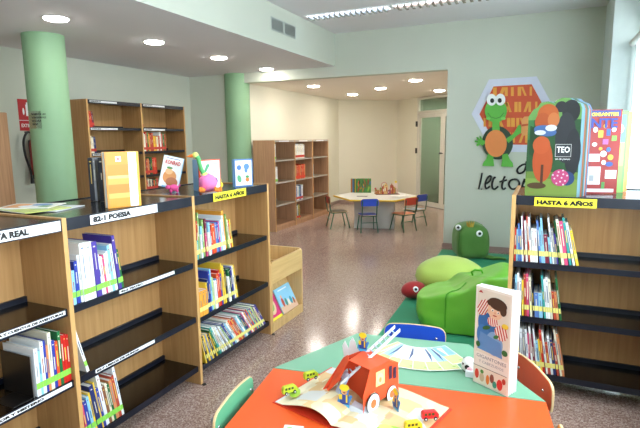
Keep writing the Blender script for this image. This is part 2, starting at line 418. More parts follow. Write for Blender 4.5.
# ------------------------------------------------------------------ bookcases
def shelf_mesh(w, dep, col_board=BOARD, lip=NAVY, lip_h=.034):
    return MB().box(0, w, -.004, 0, -lip_h, .002, 1).box(0, w, 0, dep, -.02, 0, 0).box(0, w, dep - .012, dep, 0, .035, 1)
def label_strip(parent, x0, x1, z0, z1, bg, s, tx0=None, tw=None, y=-.0045, name='label_strip', fg=None, b=.065):
    ls = MB().box(x0, x1, y - .001, y, z0, z1).build(name, mat(bg, .4), parent)
    if s:
        h = (z1 - z0); tx0 = tx0 if tx0 is not None else x0 + .01
        text('lettering', s, tw if tw else (x1 - x0) * .9, h * .62, Matrix.Translation((tx0, y - .001, z0 + h * .19)), fg or BLACK, ls, bold=b)
    return ls
def bookcase(name, loc, rz, W, H, D, shelves, label, group, first=True, last=False, top_z=None, dbl=True, wood_m=BEECH, board=BOARD,
             lip=NAVY, top=True, fascia_h=.058, base_z=.065, closed=False, lip_h=.034, skirt=None):
    """local x along the front, y into the shelf. uprights shared with the next unit"""
    r = empty(name, loc, rz); t = .022; dep = D if dbl else D
    inner = (D / 2 if dbl else D) - .006
    up = [(0, 0)] if first else []
    xs = ([0] if first else []) + ([W] if last else [])
    for x in xs:
        sp = MB().box(x - t / 2, x + t / 2, 0, D, 0.0, H)
        sp.box(x - t / 2 - .0004, x + t / 2 + .0004, -.002, 0, 0.0, H + .0004, 1)
        sp.build('side_panel', [wood_m, BEECH_EDGE], r, bevel=.0015)
    x0, x1 = t / 2 + .001, W - t / 2 - .001
    MB().box(x0, x1, inner - .004, inner + .008, base_z, H - .012).build('back_panel', wood_m, r)
    if top:
        tb = MB().box(x0, x1, .006, D - .006, H - .03, H - .008).build('top_board', board, r)
        for ya in (0, D - .006): MB().box(x0, x1, ya, ya + .006, H - fascia_h, H - .003).build('fascia', lip, tb)
    for z in shelves:
        m = MB().box(x0, x1, .012, .016, z - lip_h, z, 1).box(x0, x1, .016, inner - .005, z - .02, z, 0).box(x0, x1, inner - .02, inner - .005, z, z + .026, 1)
        m.build('shelf', [board, lip], r)
    if skirt: MB().box(x0, x1, .012, .03, 0, skirt).build('plinth', wood_m, r)
    return tag(r, label, 'bookcase', group)

XL = -1.914; R90 = PI / 2; Wb = .884
Y = [.612, 1.496, 2.38, 3.264]
D6 = .61
bc0 = bookcase('bookcase', (XL, Y[0], 0), R90, Wb, 1.2, D6, (.788, .447, .122), 'low beech bookcase nearest the camera at the left edge, labelled REAL', 'low bookcases left of the aisle')
bc1 = bookcase('bookcase', (XL, Y[1], 0), R90, Wb, 1.2, D6, (.790, .445, .122), 'low beech bookcase in the middle of the left run, labelled 82-1 POESIA', 'low bookcases left of the aisle')
bc2 = bookcase('bookcase', (XL, Y[2], 0), R90, Wb, 1.2, D6, (.800, .430, .110), 'low beech bookcase at the far end of the left run, labelled HASTA 6 AÑOS', 'low bookcases left of the aisle', last=True)
YR = 3.078
bcR = bookcase('bookcase', (-.155, YR, 0), 0, .884, 1.2, D6, (.803, .470, .127), 'low beech bookcase on the right, under the tall cut-out picture book', None, last=True)
# labels
label_strip(bc0, .42, .862, 1.148, 1.192, '#F4F4F8', 'NARRATIVA REAL', .43, .285)
label_strip(bc1, .135, .575, 1.148, 1.192, '#F4F4F8', '82-1 POESIA', .150, .235)
label_strip(bc2, .195, .575, 1.143, 1.197, '#F3E63A', 'HASTA 6 AÑOS', .215, .335)
label_strip(bcR, .110, .424, 1.140, 1.190, '#F3E63A', 'HASTA 6 AÑOS', .122, .285)
SY = .0115
label_strip(bc1, .29, .70, .768, .786, '#F4F4F8', '82-2 TEATRO', .30, .15, SY)
label_strip(bc1, .11, .51, .423, .441, '#F4F4F8', '82-7 LIBROS DE HUMOR', .115, .28, SY)
label_strip(bc0, .40, .86, .765, .784, '#F4F4F8', 'AUTOBIOGRAFIA Y CUENTOS DE AVENTURAS', .405, .445, SY)
label_strip(bc0, .40, .86, .424, .443, '#F4F4F8', 'TERROR Y MISTERIO', .46, .26, SY)
# feet under the end panels
for (b, xs) in ((bc1, (.0,)), (bc2, (.0, Wb))):
    for x in xs: MB().lathe([(.014, .0), (.014, .004)], 12, c=(x, -.018, 0)).build('glide', BLACK, b)

# tall bookcase against the left wall
XS = -5.05; YS = 4.40
tl = []
for k in range(2):
    sh = (1.70, 1.385, 1.06, .835, .5, .15)
    b = bookcase('tall_bookcase', (XS, YS + k * Wb, 0), R90, Wb, 2.035, .36, sh,
                 ('tall beech bookcase against the left wall, left half beside the green column', 'tall beech bookcase against the left wall, right half holding rows of red-labelled books')[k],
                 'tall bookcases on the left wall', last=(k == 1), dbl=False, fascia_h=.05)
    tl.append(b)
    label_strip(b, .04, .46, 2.000, 2.024, '#E8EAEC', 'NARRATIVA A-C' if k == 0 else 'NARRATIVA D-G', .05, .16)
    for z in sh[:2 if k == 0 else 1]: label_strip(b, .04, .46, z - .030, z - .006, '#E8EAEC', 'AVENTURAS', .05, .14, SY)

# alcove bookcase (three bays), pale uprights, grey shelf fronts
XB = -4.03; WB = .785; GREY = mat('#B4ADA2', .4)
for k in range(3):
    b = bookcase('alcove_bookcase', (XB, 6.93 + .19 + k * .735, 0), R90, .735, 1.515, .40, (1.185, .815, .435), 
                 ('wooden bookcase in the alcove, left bay nearest the green column', 'wooden bookcase in the alcove, middle bay with the most books', 'wooden bookcase in the alcove, right bay nearest the hexagonal table')[k],
                 'bookcases along the alcove wall', last=(k == 2), dbl=False, wood_m=WARM_WOOD, board=mat('#A2907C', .4), lip=GREY, fascia_h=.03, lip_h=.024, base_z=.0, skirt=.075)
    MB().box(.012, .723, .03, .38, .075, .09).build('bottom_board', WARM_WOOD, b)
    label_strip(b, .15, .5, 1.488, 1.508, '#F2F2F2', None)

# far left wooden cabinet end
cb = empty('wooden_cabinet', (XW + .02, 2.42, 0))
MB().box(0, .40, 0, 1.02, 0, 1.835).build('carcass', wood('cabinet_side', '#9A6F4C', '#B08560'), cb, bevel=.003)
MB().box(.401, .42, .004, .505, .08, 1.83).build('door', WARM_WOOD, cb); MB().box(.401, .42, .515, 1.016, .08, 1.83).build('door', WARM_WOOD, cb)
tag(cb, 'tall brown wooden cabinet at the far left edge beside the fire extinguisher', 'cabinet')

# ------------------------------------------------------------------ books
def lighter(h, k):
    c = [int(h[i:i + 2], 16) for i in (1, 3, 5)]
    return '#%02X%02X%02X' % tuple(int(min(255, v * k)) for v in c)
TR = random.Random(21)
def place_book(base, rz, s, t, h, d, th, cover, sticker, label, group, setb=0, title=True, cat='book', sth=.028, stz=.032):
    """base: world point at shelf start; local x along the shelf"""
    M = Matrix.Translation(base) @ Matrix.Rotation(rz, 4, 'Z')
    p = M @ Vector((s, setb, .0009))
    cm = mat(cover, .38)
    c = .0016
    mb = MB()
    mb.box(0, t, 0, c, 0, h); mb.box(0, c, c, d, 0, h); mb.box(t - c, t, c, d, 0, h)
    o = mb.build('book', cm, None, tuple(p), (0, -th, rz))
    MB().box(c, t - c, c, d - .004, .003, h - .003).build('pages', PAGES, o)
    if sticker:
        MB().box(-.0001, t + .0001, -.0006, .0, stz, stz + sth).build('spine_label', mat(sticker, .45), o)
    if title and t > .006:
        dark = sum(hexc(cover)[:3]) < 1.0
        tm = mat(TR.choice(('#E9E0C8', '#D8D2C0', '#E8C860') if dark else ('#5A6078', '#8A8C90', '#A0503C', '#4A6A94')), .45)
        z0 = h * TR.uniform(.38, .5); z1 = h * TR.uniform(.62, .86); k = min(.2, .0022 / t)
        MB().box(t * (.5 - k), t * (.5 + k), -.0004, 0, z0, z1).build('spine_title', tm, o)
        if t > .011: MB().box(t * .3, t * .7, -.0004, 0, h * .9, h * .925).build('spine_mark', tm, o)
    return tag(o, label, cat, group)
CN = {'#F3F3F1': 'white', '#E9EDF2': 'pale grey', '#2D3FA0': 'blue', '#4B3A96': 'purple', '#C8261E': 'red', '#E0532A': 'orange-red', '#1E6B3A': 'green',
      '#F0C93A': 'yellow', '#8FC9E6': 'light blue', '#1C1E2E': 'black', '#D98A5B': 'tan', '#D64C7B': 'pink', '#B8432F': 'brick red', '#5A7FC2': 'mid blue',
      '#7FA05A': 'olive green', '#E9A13A': 'orange', '#EAE2C8': 'cream', '#35A3A0': 'teal', '#7A2440': 'maroon', '#8D8F96': 'grey', '#B9CF7A': 'lime green', '#23306A': 'dark blue', '#8C5A3C': 'brown'}
_o1 = 'first second third fourth fifth sixth seventh eighth ninth tenth eleventh twelfth thirteenth fourteenth fifteenth sixteenth seventeenth eighteenth nineteenth'.split()
ORD = _o1 + ['twentieth'] + ['twenty-' + x for x in _o1[:9]] + ['thirtieth'] + ['thirty-' + x for x in _o1[:9]] + ['fortieth'] + ['forty-' + x for x in _o1[:9]]
def row(base, rz, start, spec, sticker, place, group, dep=.17, eps=.0012, sth=.028, stz=.032, setb=.02, left=None, title=True, tm=1):
    """spec: list of (thickness, height, colour, tilt degrees[, setback])"""
    prev = None; s = start; n = len(spec)
    for i, q in enumerate(spec):
        t, h, c, th = q[:4]; t *= tm; sb = q[4] if len(q) > 4 else setb; th = math.radians(th)
        if prev is None:
            if left is not None: s = max(start, left + h * math.sin(th) + .001)
        else:
            ps, pt, ph, pth = prev
            zlo, zhi = pt * math.sin(pth), min(ph * math.cos(pth) + pt * math.sin(pth), h * math.cos(th))
            ss = []
            for z in (zlo, zhi):
                ss.append(ps + pt / math.cos(pth) - z * math.tan(pth) + z * math.tan(th))
            s = max(ss) + eps
        cn = CN.get(c, 'coloured')
        size = 'tall' if h > .24 else ('short' if h < .17 else 'medium-height')
        lean = 'leaning' if th > .12 else 'upright'
        where = ('first from the left' if i == 0 else 'last on the right' if i == n - 1 else
                 ORD[i] + ' from the left')
        place_book(base, rz, s, t, h, dep, th, c, sticker, '%s %s book, %s, %s' % (size if i % 2 or th < .1 else 'leaning', cn, where, place), group, sb, title, sth=sth, stz=stz)
        prev = (s, t, h, th)
    return s
def B(hexname): 
    for k, v in CN.items():
        if v == hexname: return k
    raise KeyError(hexname)
def S(*a):
    return [(x[0], x[1], B(x[2])) + tuple(x[3:]) for x in a]
G_STK, Y_STK, R_STK = '#8EDB52', '#F0E684', '#C83A30'
def sh(b, z): # world origin of a shelf of a bookcase
    return Vector(b.location) + Vector((0, 0, z))
# left run, middle bookcase, upper shelf
row(sh(bc1, .790), R90, .016, S((.012, .17, 'red', 0), (.014, .16, 'light blue', 0), (.016, .20, 'blue', 1), (.010, .225, 'pale grey', 2), (.028, .278, 'white', 2, .012), (.030, .276, 'white', 2, .012), (.026, .272, 'purple', 3, .012),
    (.010, .205, 'pale grey', 4), (.012, .190, 'white', 4), (.010, .195, 'pink', 4), (.012, .200, 'white', 4), (.008, .21, 'pale grey', 5), (.014, .235, 'light blue', 5),
    (.012, .240, 'white', 5), (.016, .280, 'purple', 6, .015), (.012, .205, 'green', 7)), G_STK, 'upper shelf under the POESIA label', 'books on the upper poetry shelf', .20, left=.012, tm=1.12)
row(sh(bc1, .445), R90, .016, S((.014, .235, 'white', 14), ), G_STK, 'alone on the middle poetry shelf', None, .19, left=.012)
row(sh(bc1, .122), R90, .016, S((.010, .16, 'red', 5), (.010, .175, 'pink', 6), (.018, .19, 'blue', 7), (.014, .205, 'light blue', 8), (.010, .22, 'yellow', 8), (.024, .25, 'dark blue', 9), (.007, .26, 'yellow', 9), (.014, .22, 'blue', 9),
    (.018, .285, 'pale grey', 9), (.016, .21, 'brown', 9), (.012, .22, 'cream', 9), (.012, .21, 'green', 9), (.018, .225, 'tan', 9), (.016, .24, 'brick red', 9), (.014, .285, 'pale grey', 9)),
    G_STK, 'bottom shelf under the POESIA label', 'books on the bottom poetry shelf', .20, left=.012)
# left run, nearest bookcase, lower shelf with a bookend
row(sh(bc0, .447), R90, .700, S((.018, .215, 'pale grey', 0), (.010, .20, 'light blue', 0), (.014, .235, 'white', 0), (.010, .235, 'blue', 0), (.010, .21, 'tan', 0), (.016, .262, 'cream', 0), (.014, .22, 'blue', 0), (.014, .21, 'orange-red', 0),
    (.014, .25, 'green', 0), (.010, .225, 'red', 0), (.014, .225, 'red', 0), (.012, .22, 'red', 0)), G_STK, 'lower shelf of the nearest bookcase', 'books on the lower shelf at the left edge', .20)
be = empty('bookend', (XL - .03, Y[0] + .688, .4476))
MB().box(-.195, 0, 0, .003, 0, .185).box(-.13, 0, -.09, 0, 0, .002).build('plate', BLACK, be, bevel=.001)
MB().box(0, .0022, -.0008, .0038, .002, .185).build('edge_trim', mat('#A8A8A8', .3, .8), be)
tag(be, 'black metal bookend left of the books on the nearest lower shelf', 'bookend')
# left run, far bookcase
row(sh(bc2, .800), R90, .016, S((.010, .12, 'yellow', 0, .01), (.012, .12, 'teal', 0, .01), (.010, .24, 'brick red', 1), (.010, .29, 'olive green', 1), (.010, .15, 'pale grey', 2, .01), (.012, .20, 'light blue', 2), (.014, .24, 'olive green', 3), (.010, .15, 'pink', 4, .012), (.012, .24, 'maroon', 4),
    (.012, .15, 'white', 4, .01), (.016, .21, 'light blue', 5), (.010, .16, 'red', 5), (.030, .195, 'orange-red', 5), (.016, .20, 'mid blue', 5), (.014, .20, 'blue', 5), (.010, .205, 'pink', 5), (.014, .205, 'light blue', 5), (.012, .21, 'white', 6), (.010, .235, 'pale grey', 6),
    (.020, .265, 'orange', 6, .03), (.010, .24, 'olive green', 7), (.010, .20, 'cream', 8), (.010, .19, 'red', 8), (.010, .20, 'yellow', 9)), Y_STK, 'upper shelf of the far left bookcase', 'picture books on the far upper shelf', .21, left=.012, tm=1.18)
row(sh(bc2, .430), R90, .016, S((.008, .19, 'pink', 0), (.022, .165, 'orange', 0, .008), (.022, .165, 'orange', 1, .008), (.022, .165, 'orange', 1, .008), (.010, .20, 'yellow', 2, .02), (.014, .22, 'dark blue', 2), (.012, .27, 'blue', 3), (.010, .28, 'light blue', 4), (.012, .22, 'lime green', 4), (.018, .19, 'white', 4, .01), (.012, .20, 'mid blue', 5), (.016, .23, 'orange-red', 5), (.014, .25, 'red', 5), (.012, .22, 'blue', 5),
    (.010, .29, 'yellow', 6), (.014, .27, 'yellow', 7), (.016, .24, 'black', 7), (.016, .18, 'white', 7, .01), (.014, .23, 'green', 7), (.012, .235, 'black', 8), (.012, .24, 'blue', 8), (.012, .24, 'cream', 9), (.012, .245, 'yellow', 10)),
    Y_STK, 'middle shelf of the far left bookcase', 'picture books on the far middle shelf', .21, left=.012, tm=1.2)
cols = ['yellow', 'black', 'yellow', 'mid blue', 'yellow', 'black', 'yellow', 'green', 'teal', 'white', 'cream', 'pale grey', 'grey', 'pale grey', 'olive green', 'blue', 'dark blue', 'light blue', 'white', 'cream', 'orange-red', 'red', 'orange', 'brick red', 'grey', 'light blue', 'white', 'teal', 'dark blue', 'dark blue', 'pink', 'white', 'orange', 'blue', 'red', 'teal', 'yellow', 'purple', 'lime green', 'dark blue', 'cream', 'purple', 'dark blue']
sp = []
for i, c in enumerate(cols):
    th = min(36, 14 + i * 1.6)
    h = .20 if i < 7 else .235 + .012 * math.sin(i * 1.7)
    sp.append((.009 + .003 * ((i * 7) % 3), h, c, th, .006))
row(sh(bc2, .110), R90, .016, S(*sp), Y_STK, 'bottom shelf of the far left bookcase', 'thin picture books leaning on the far bottom shelf', .22, left=.012, sth=.03, stz=.03)
# right bookcase
row(sh(bcR, .803), 0, .016, S((.007, .20, 'red', 1), (.007, .19, 'light blue', 2), (.008, .225, 'mid blue', 3), (.008, .19, 'mid blue', 4), (.007, .27, 'white', 4), (.006, .27, 'maroon', 5), (.010, .245, 'pale grey', 5), (.008, .27, 'brick red', 6), (.010, .265, 'white', 6), (.014, .20, 'white', 5), (.014, .20, 'pale grey', 5),
    (.010, .25, 'mid blue', 7), (.008, .21, 'light blue', 7), (.010, .265, 'light blue', 7), (.020, .17, 'maroon', 7), (.010, .155, 'light blue', 8), (.008, .27, 'pale grey', 9), (.012, .21, 'grey', 9), (.008, .18, 'purple', 9), (.010, .255, 'green', 10), (.014, .265, 'cream', 10, .01), (.018, .255, 'pink', 10, .01), (.012, .275, 'teal', 11), (.012, .25, 'pale grey', 12), (.014, .205, 'yellow', 13)),
    Y_STK, 'upper shelf of the right bookcase', 'picture books on the right upper shelf', .20, left=.012, sth=.03, stz=.04)
row(sh(bcR, .470), 0, .016, S((.010, .22, 'black', 0), (.010, .25, 'light blue', 1), (.010, .26, 'pale grey', 2), (.012, .23, 'white', 2), (.010, .22, 'yellow', 3), (.012, .255, 'brick red', 4), (.012, .26, 'pink', 4), (.012, .24, 'cream', 5), (.008, .22, 'black', 6), (.022, .15, 'mid blue', 5), (.020, .15, 'light blue', 5), (.010, .26, 'teal', 7), (.010, .24, 'pale grey', 7), (.012, .25, 'white', 7), (.012, .24, 'cream', 7), (.014, .17, 'brick red', 8), (.012, .17, 'tan', 8), (.010, .25, 'green', 9)),
    Y_STK, 'middle shelf of the right bookcase', 'picture books on the right middle shelf', .20, left=.012, sth=.03, stz=.04)
row(sh(bcR, .127), 0, .05, S((.012, .25, 'grey', 2), (.012, .26, 'grey', 3), (.012, .26, 'pale grey', 4), (.012, .26, 'grey', 5), (.012, .26, 'pale grey', 6), (.008, .24, 'pink', 6), (.010, .28, 'white', 7), (.010, .24, 'maroon', 7), (.008, .27, 'pale grey', 8), (.012, .20, 'light blue', 8), (.010, .21, 'yellow', 8), (.012, .27, 'red', 8), (.010, .26, 'white', 9), (.014, .20, 'brick red', 9), (.012, .24, 'pale grey', 9), (.014, .22, 'dark blue', 9),
    (.012, .20, 'brick red', 10), (.010, .28, 'cream', 11), (.012, .26, 'tan', 11)), Y_STK, 'bottom shelf of the right bookcase', 'picture books on the right bottom shelf', .20, left=None, sth=.03, stz=.04)
# tall bookcase on the left wall
def rnd_row(base, start, end, hmin, hmax, pal, stk, place, group, dep=.18, tilt=2, seed=1, t0=.02, t1=.034, left=.012):
    R = random.Random(seed); sp = []; s = 0
    while s < end - start:
        t = R.uniform(t0, t1); sp.append((t, R.uniform(hmin, hmax), R.choice(pal), R.uniform(0, tilt) if False else tilt)); s += t + .002
    row(base, R90, start, S(*sp), stk, place, group, dep, left=left, sth=.035, stz=.02)
rnd_row(sh(tl[0], 1.70), .016, .075, .18, .20, ['red', 'maroon', 'grey', 'red'], R_STK, 'top left shelf of the tall bookcase', 'novels on the tall bookcase, top left', tilt=6, seed=1)
rnd_row(sh(tl[0], 1.385), .016, .09, .18, .21, ['cream', 'dark blue', 'tan'], R_STK, 'second left shelf of the tall bookcase', 'novels on the tall bookcase, second shelf left', seed=2)
rnd_row(sh(tl[0], 1.06), .016, .30, .19, .21, ['red', 'cream', 'green', 'white'], R_STK, 'third left shelf of the tall bookcase', 'novels on the tall bookcase, third shelf left', seed=3)
rnd_row(sh(tl[1], 1.70), .016, .035, .20, .21, ['yellow'], R_STK, 'top right shelf of the tall bookcase', None, seed=4)
pal = ['orange', 'red', 'brick red', 'cream', 'orange-red', 'tan', 'green', 'black', 'white', 'yellow']
rnd_row(sh(tl[1], 1.385), .016, .46, .20, .27, pal, R_STK, 'second right shelf of the tall bookcase', 'novels on the tall bookcase, second shelf right', seed=5)
rnd_row(sh(tl[1], 1.06), .016, .26, .20, .25, pal, R_STK, 'third right shelf of the tall bookcase', 'novels on the tall bookcase, third shelf right', seed=6)
rnd_row(sh(tl[1], .835), .016, .26, .14, .17, pal, R_STK, 'fourth right shelf of the tall bookcase', 'novels on the tall bookcase, fourth shelf right', seed=8)
# alcove bookcase
al = [o for o in COL.objects if o.name.startswith('alcove_bookcase')]
def arow(k, z, start, n, h, t, colsA, stk, place, seed, tilt=0):
    row(sh(al[k], z), R90, start, S(*[(t, h + .008 * ((i * 5 + seed) % 3), colsA[i % len(colsA)], tilt) for i in range(n)]), stk, place, 'books: ' + place, .20, left=.012, sth=.04, stz=.02)
arow(0, 1.185, .016, 2, .25, .03, ['pale grey', 'white'], G_STK, 'top left shelf of the alcove bookcase', 0)
arow(0, .815, .016, 3, .25, .035, ['pale grey', 'white'], G_STK, 'second left shelf of the alcove bookcase', 1)
arow(1, 1.185, .016, 12, .245, .032, ['cream', 'white', 'cream', 'pale grey'], '#D2402E', 'top middle shelf of the alcove bookcase', 2)
arow(1, .815, .016, 12, .245, .034, ['orange-red', 'tan', 'brick red', 'orange-red', 'red'], '#E0402E', 'second middle shelf of the alcove bookcase', 3)
arow(1, .435, .016, 9, .25, .034, ['dark blue', 'mid blue', 'pale grey', 'white', 'light blue'], '#D2402E', 'third middle shelf of the alcove bookcase', 4)
arow(1, .09, .016, 6, .25, .03, ['yellow', 'black', 'pale grey', 'green'], '#D2402E', 'bottom middle shelf of the alcove bookcase', 5, 4)
arow(2, .815, .016, 2, .22, .025, ['brown', 'light blue'], '#6CC3E0', 'second right shelf of the alcove bookcase', 6)
arow(2, .435, .016, 2, .25, .025, ['red', 'brick red'], '#6CC3E0', 'third right shelf of the alcove bookcase', 7)
arow(2, .09, .016, 2, .24, .018, ['pale grey', 'grey'], None, 'bottom right shelf of the alcove bookcase', 8, 3)

# ------------------------------------------------------------------ tables
ORANGE = mat('#DA5420', .32, var=.01); GREEN_T = mat('#72A688', .32, var=.01)
STEEL = mat('#6E7478', .35, .6)
TZ = .50; ta = math.radians(8.3)
def corners(): return
def table_round(poly, n=3): return poly
def make_table(name, poly, top_m, edge_m, z, loc, rz_, label, cat, legs, leg_m, group=None, th=.024):
    r = empty(name, loc, rz_)
    MB().prism(poly, z - th, z - .0012, 2).build('edge_band', edge_m, r, bevel=.004)
    MB().prism([(p[0] * .997, p[1] * .997) for p in poly], z - .0012, z, 2).build('tabletop', top_m, r)
    MB().prism([(p[0] * .93, p[1] * .93) for p in poly], z - th - .02, z - th - .0005, 2).build('apron', leg_m, r)
    for (x, y) in legs:
        MB().lathe([(.018, 0), (.02, .012), (.02, z - th - .021)], 16, c=(x, y, 0)).build('leg', leg_m, r)
    return tag(r, label, cat, group)
tcx, tcy = -.515, 1.94
hw = .574
# orange rectangle, long side on the line; local frame origin at the middle of its table
oc = Vector((tcx, tcy, 0)) + Matrix.Rotation(ta, 3, 'Z') @ Vector((0, -.302, 0))
op = [(-hw, -.30), (hw, -.30), (hw, .30), (-hw, .30)]
make_table('play_table', op, ORANGE, mat('#E86B3A', .4), TZ, tuple(oc), ta, 'low rectangular table with a bright orange top, nearest the camera', 'table',
           [(-hw + .07, -.262), (hw - .07, -.262), (-hw + .07, .262), (hw - .07, .262)], STEEL)
gc = Vector((tcx, tcy, 0)) + Matrix.Rotation(ta, 3, 'Z') @ Vector((0, .225, 0))
gp = [(-hw, -.224), (hw, -.224), (hw - .287, .272), (-hw + .287, .272)]
make_table('play_table', gp, GREEN_T, mat('#8FC3A0', .4), TZ, tuple(gc), ta, 'low trapezoid table with a mint green top, joined behind the orange one', 'table',
           [(-hw + .14, -.18), (hw - .075, -.195), (hw - .33, .235), (-hw + .33, .235)], STEEL)

# alcove hexagonal table
HC = (-2.70, 8.33)
hp = [(.75 * math.cos(math.radians(-106 + 60 * k)), .75 * math.sin(math.radians(-106 + 60 * k))) for k in range(6)]
ht = empty('activity_table', (HC[0], HC[1], 0))
MB().prism(hp, .505, .532, 2).build('edge_band', mat('#E8C52F', .4), ht, bevel=.006)
MB().prism([(x * .985, y * .985) for x, y in hp], .532, .5335, 2).build('tabletop', mat('#D9D7D0', .35), ht)
LG = mat('#BFBDB8', .5)
for a in (0, 1):
    mb = MB(); mb.M = Matrix.Rotation(math.radians(14 + 90 * a), 4, 'Z')
    for s_ in (-1, 1):
        q = MB(); q.M = mb.M
        if a == 0: q.box(-.34, .34, s_ * .29 - .01, s_ * .29 + .01, 0, .505)
        else: q.box(-.28, .28, s_ * .33 - .01, s_ * .33 + .01, 0, .505)
        q.build('panel_leg', LG, ht)
tag(ht, 'hexagonal activity table with grey top and yellow edge in the alcove', 'table')

# ------------------------------------------------------------------ chairs
def make_chair(name, loc, rz_, seat_c, back_c, frame_c, label, group=None, ply='#D8B98A', zs=.29, zt=.57, w=.34, bh=.125, arch=0, sw=None):
    """local -y is the back of the chair, the sitter faces +y; origin on the floor under the seat centre"""
    r = empty(name, loc, rz_); fm = mat(frame_c, .35); hwid = w / 2; d = .15; shw = (sw or w) / 2
    pm = mat(ply, .5)
    def plate(y0, z0, z1, ww, m):
        n = 12; o = MB(); rad = .045; pts = []
        for i in range(n + 1):
            u = -1 + 2 * i / n
            pts.append((ww * u, arch * (1 - u * u)))
        prof = [(ww - .006, z0), (ww, z0 + .03), (ww, z1 - rad)]
        for k in range(1, 5):
            a = PI / 2 * k / 4; prof.append((ww - rad + rad * math.cos(a), z1 - rad + rad * math.sin(a)))
        for i in range(1, 8):
            u = 1 - 2 * i / 8; prof.append(((ww - rad) * u, z1 + arch * (1 - u * u)))
        for k in range(4, 0, -1):
            a = PI / 2 * k / 4; prof.append((-(ww - rad + rad * math.cos(a)), z1 - rad + rad * math.sin(a)))
        prof += [(-ww, z1 - rad), (-ww, z0 + .03), (-ww + .006, z0)]
        return prof
    prof = plate(0, zt - bh, zt, hwid, None)
    ty = -d - .028
    bk = MB().prism(prof, ty - .005, ty + .005, 1).build('backrest', pm, r, bevel=.002)
    cm = mat(back_c, .35)
    pin = [(x * .975, (z - (zt - bh / 2)) * .955 + zt - bh / 2) for x, z in prof]
    MB().prism(pin, ty + .0045, ty + .0062, 1).build('front_laminate', cm, bk)
    MB().prism(pin, ty - .0062, ty - .0045, 1).build('rear_laminate', cm, bk)
    mb = MB()
    for s in (-1, 1):
        mb.lathe([(.007, 0), (.006, .003)], 12)
    for s in (-1, 1):
        q = MB(); q.M = Matrix.Translation((s * (shw - .03), ty + .006, zt - bh * .5)) @ Matrix.Rotation(-PI / 2, 4, 'X'); q.lathe([(.0075, 0), (.007, .003), (.003, .0045)], 12)
        q.build('bolt', CHROME, bk)
    sp = [(-shw + .02, -d), (shw - .02, -d), (shw, -d + .05), (shw, d - .02), (shw - .03, d), (-shw + .03, d), (-shw, d - .02), (-shw, -d + .05)]
    st = MB().prism(sp, zs - .008, zs, 2).build('seat', pm, r, bevel=.002)
    MB().prism([(x * .97, y * .97) for x, y in sp], zs - .0004, zs + .0012, 2).build('seat_laminate', mat(seat_c, .35), st)
    fr = MB(); xx = shw - .03
    for s in (-1, 1):
        fr.tube([(s * xx, d - .04, zs - .019), (s * xx, -d + .0, zs - .019), (s * xx, -d - .012, zs + .03), (s * xx, ty - .017, zt - bh * .25)], .009, 8)
    fr.tube([(-xx, d - .05, zs - .02), (xx, d - .05, zs - .02)], .008)
    fr.tube([(-xx, -d + .03, zs - .02), (xx, -d + .03, zs - .02)], .008)
    fr.tube([(-xx - .012, -d - .02, .17), (xx + .012, -d - .02, .17)], .007)
    fr.build('frame', fm, r)
    for sx in (-1, 1):
        for sy in (-1, 1):
            MB().tube([(sx * (xx), sy * (d - .045), zs - .02), (sx * (xx + .022), sy * (d + .02), .012)], .0095, 10).tube([(sx * (xx + .022), sy * (d + .02), .012), (sx * (xx + .0225), sy * (d + .0215), 0)], .011, 10) \
                .build('leg', fm, r)
    return tag(r, label, 'chair', group)
DG = '#1F5A40'
def face(x, y, tx, ty_): return math.atan2(ty_ - y, tx - x) - PI / 2
def back_at(bx, by, rz_, d=.178):   # chair origin when its back should stand at bx, by
    return (bx + d * -math.sin(rz_), by + d * math.cos(rz_), 0)
rz1 = math.radians(30)
make_chair('school_chair', back_at(-2.56, 7.60, rz1, .165), rz1, '#2A49B8', '#2246C8', DG, 'blue wooden chair with green legs, its back to us, in front of the hexagonal table', 'small chairs round the hexagonal table', w=.30, zt=.565)
rz2 = face(-3.40, 7.72, -2.7, 8.4)
make_chair('school_chair', (-3.25, 7.93, 0), rz2 - .1, '#4A3A30', '#B23A2A', DG, 'red-backed chair with green legs at the left corner of the hexagonal table', 'small chairs round the hexagonal table', w=.30, zt=.555)
rz3 = face(-2.1, 8.1, -2.6, 8.35) 
make_chair('school_chair', (-2.12, 8.06, 0), math.radians(58), '#D98468', '#C03A28', DG, 'red-backed chair with pale red seat at the right of the hexagonal table', 'small chairs round the hexagonal table', w=.30, zt=.565)
make_chair('school_chair', (-2.07, 8.60, 0), math.radians(62), '#B8C8D8', '#2A49B8', DG, 'blue-backed chair behind the red one, right of the hexagonal table', 'small chairs round the hexagonal table', w=.30, zt=.565)
# four chairs at the front tables
GRAY = '#6A6E72'
make_chair('school_chair', back_at(-1.085, 1.545, math.radians(-82)), math.radians(-82), '#5FA880', '#5FA880', GRAY, 'green-backed plywood chair at the left end of the orange table', 'small chairs round the front tables', zt=.535, w=.35, arch=.012)
make_chair('school_chair', back_at(-.595, 2.535, math.radians(-171.7)), math.radians(-171.7), '#1F4FC4', '#1F4FC4', GRAY, 'blue-backed plywood chair behind the green table', 'small chairs round the front tables', zt=.535, w=.33, arch=.006, sw=.29)
make_chair('school_chair', back_at(-.005, 2.245, math.radians(119)), math.radians(119), '#D8552E', '#D8552E', GRAY, 'orange-red plywood chair behind the standing book, at the right end', 'small chairs round the front tables', zt=.545, w=.35, arch=.012, sw=.27)
make_chair('school_chair', back_at(.115, 1.69, math.radians(98)), math.radians(98), '#D8A81E', '#D8A81E', GRAY, 'yellow-backed plywood chair at the right end of the orange table, bottom right', 'small chairs round the front tables', zt=.535, w=.31, arch=.012)

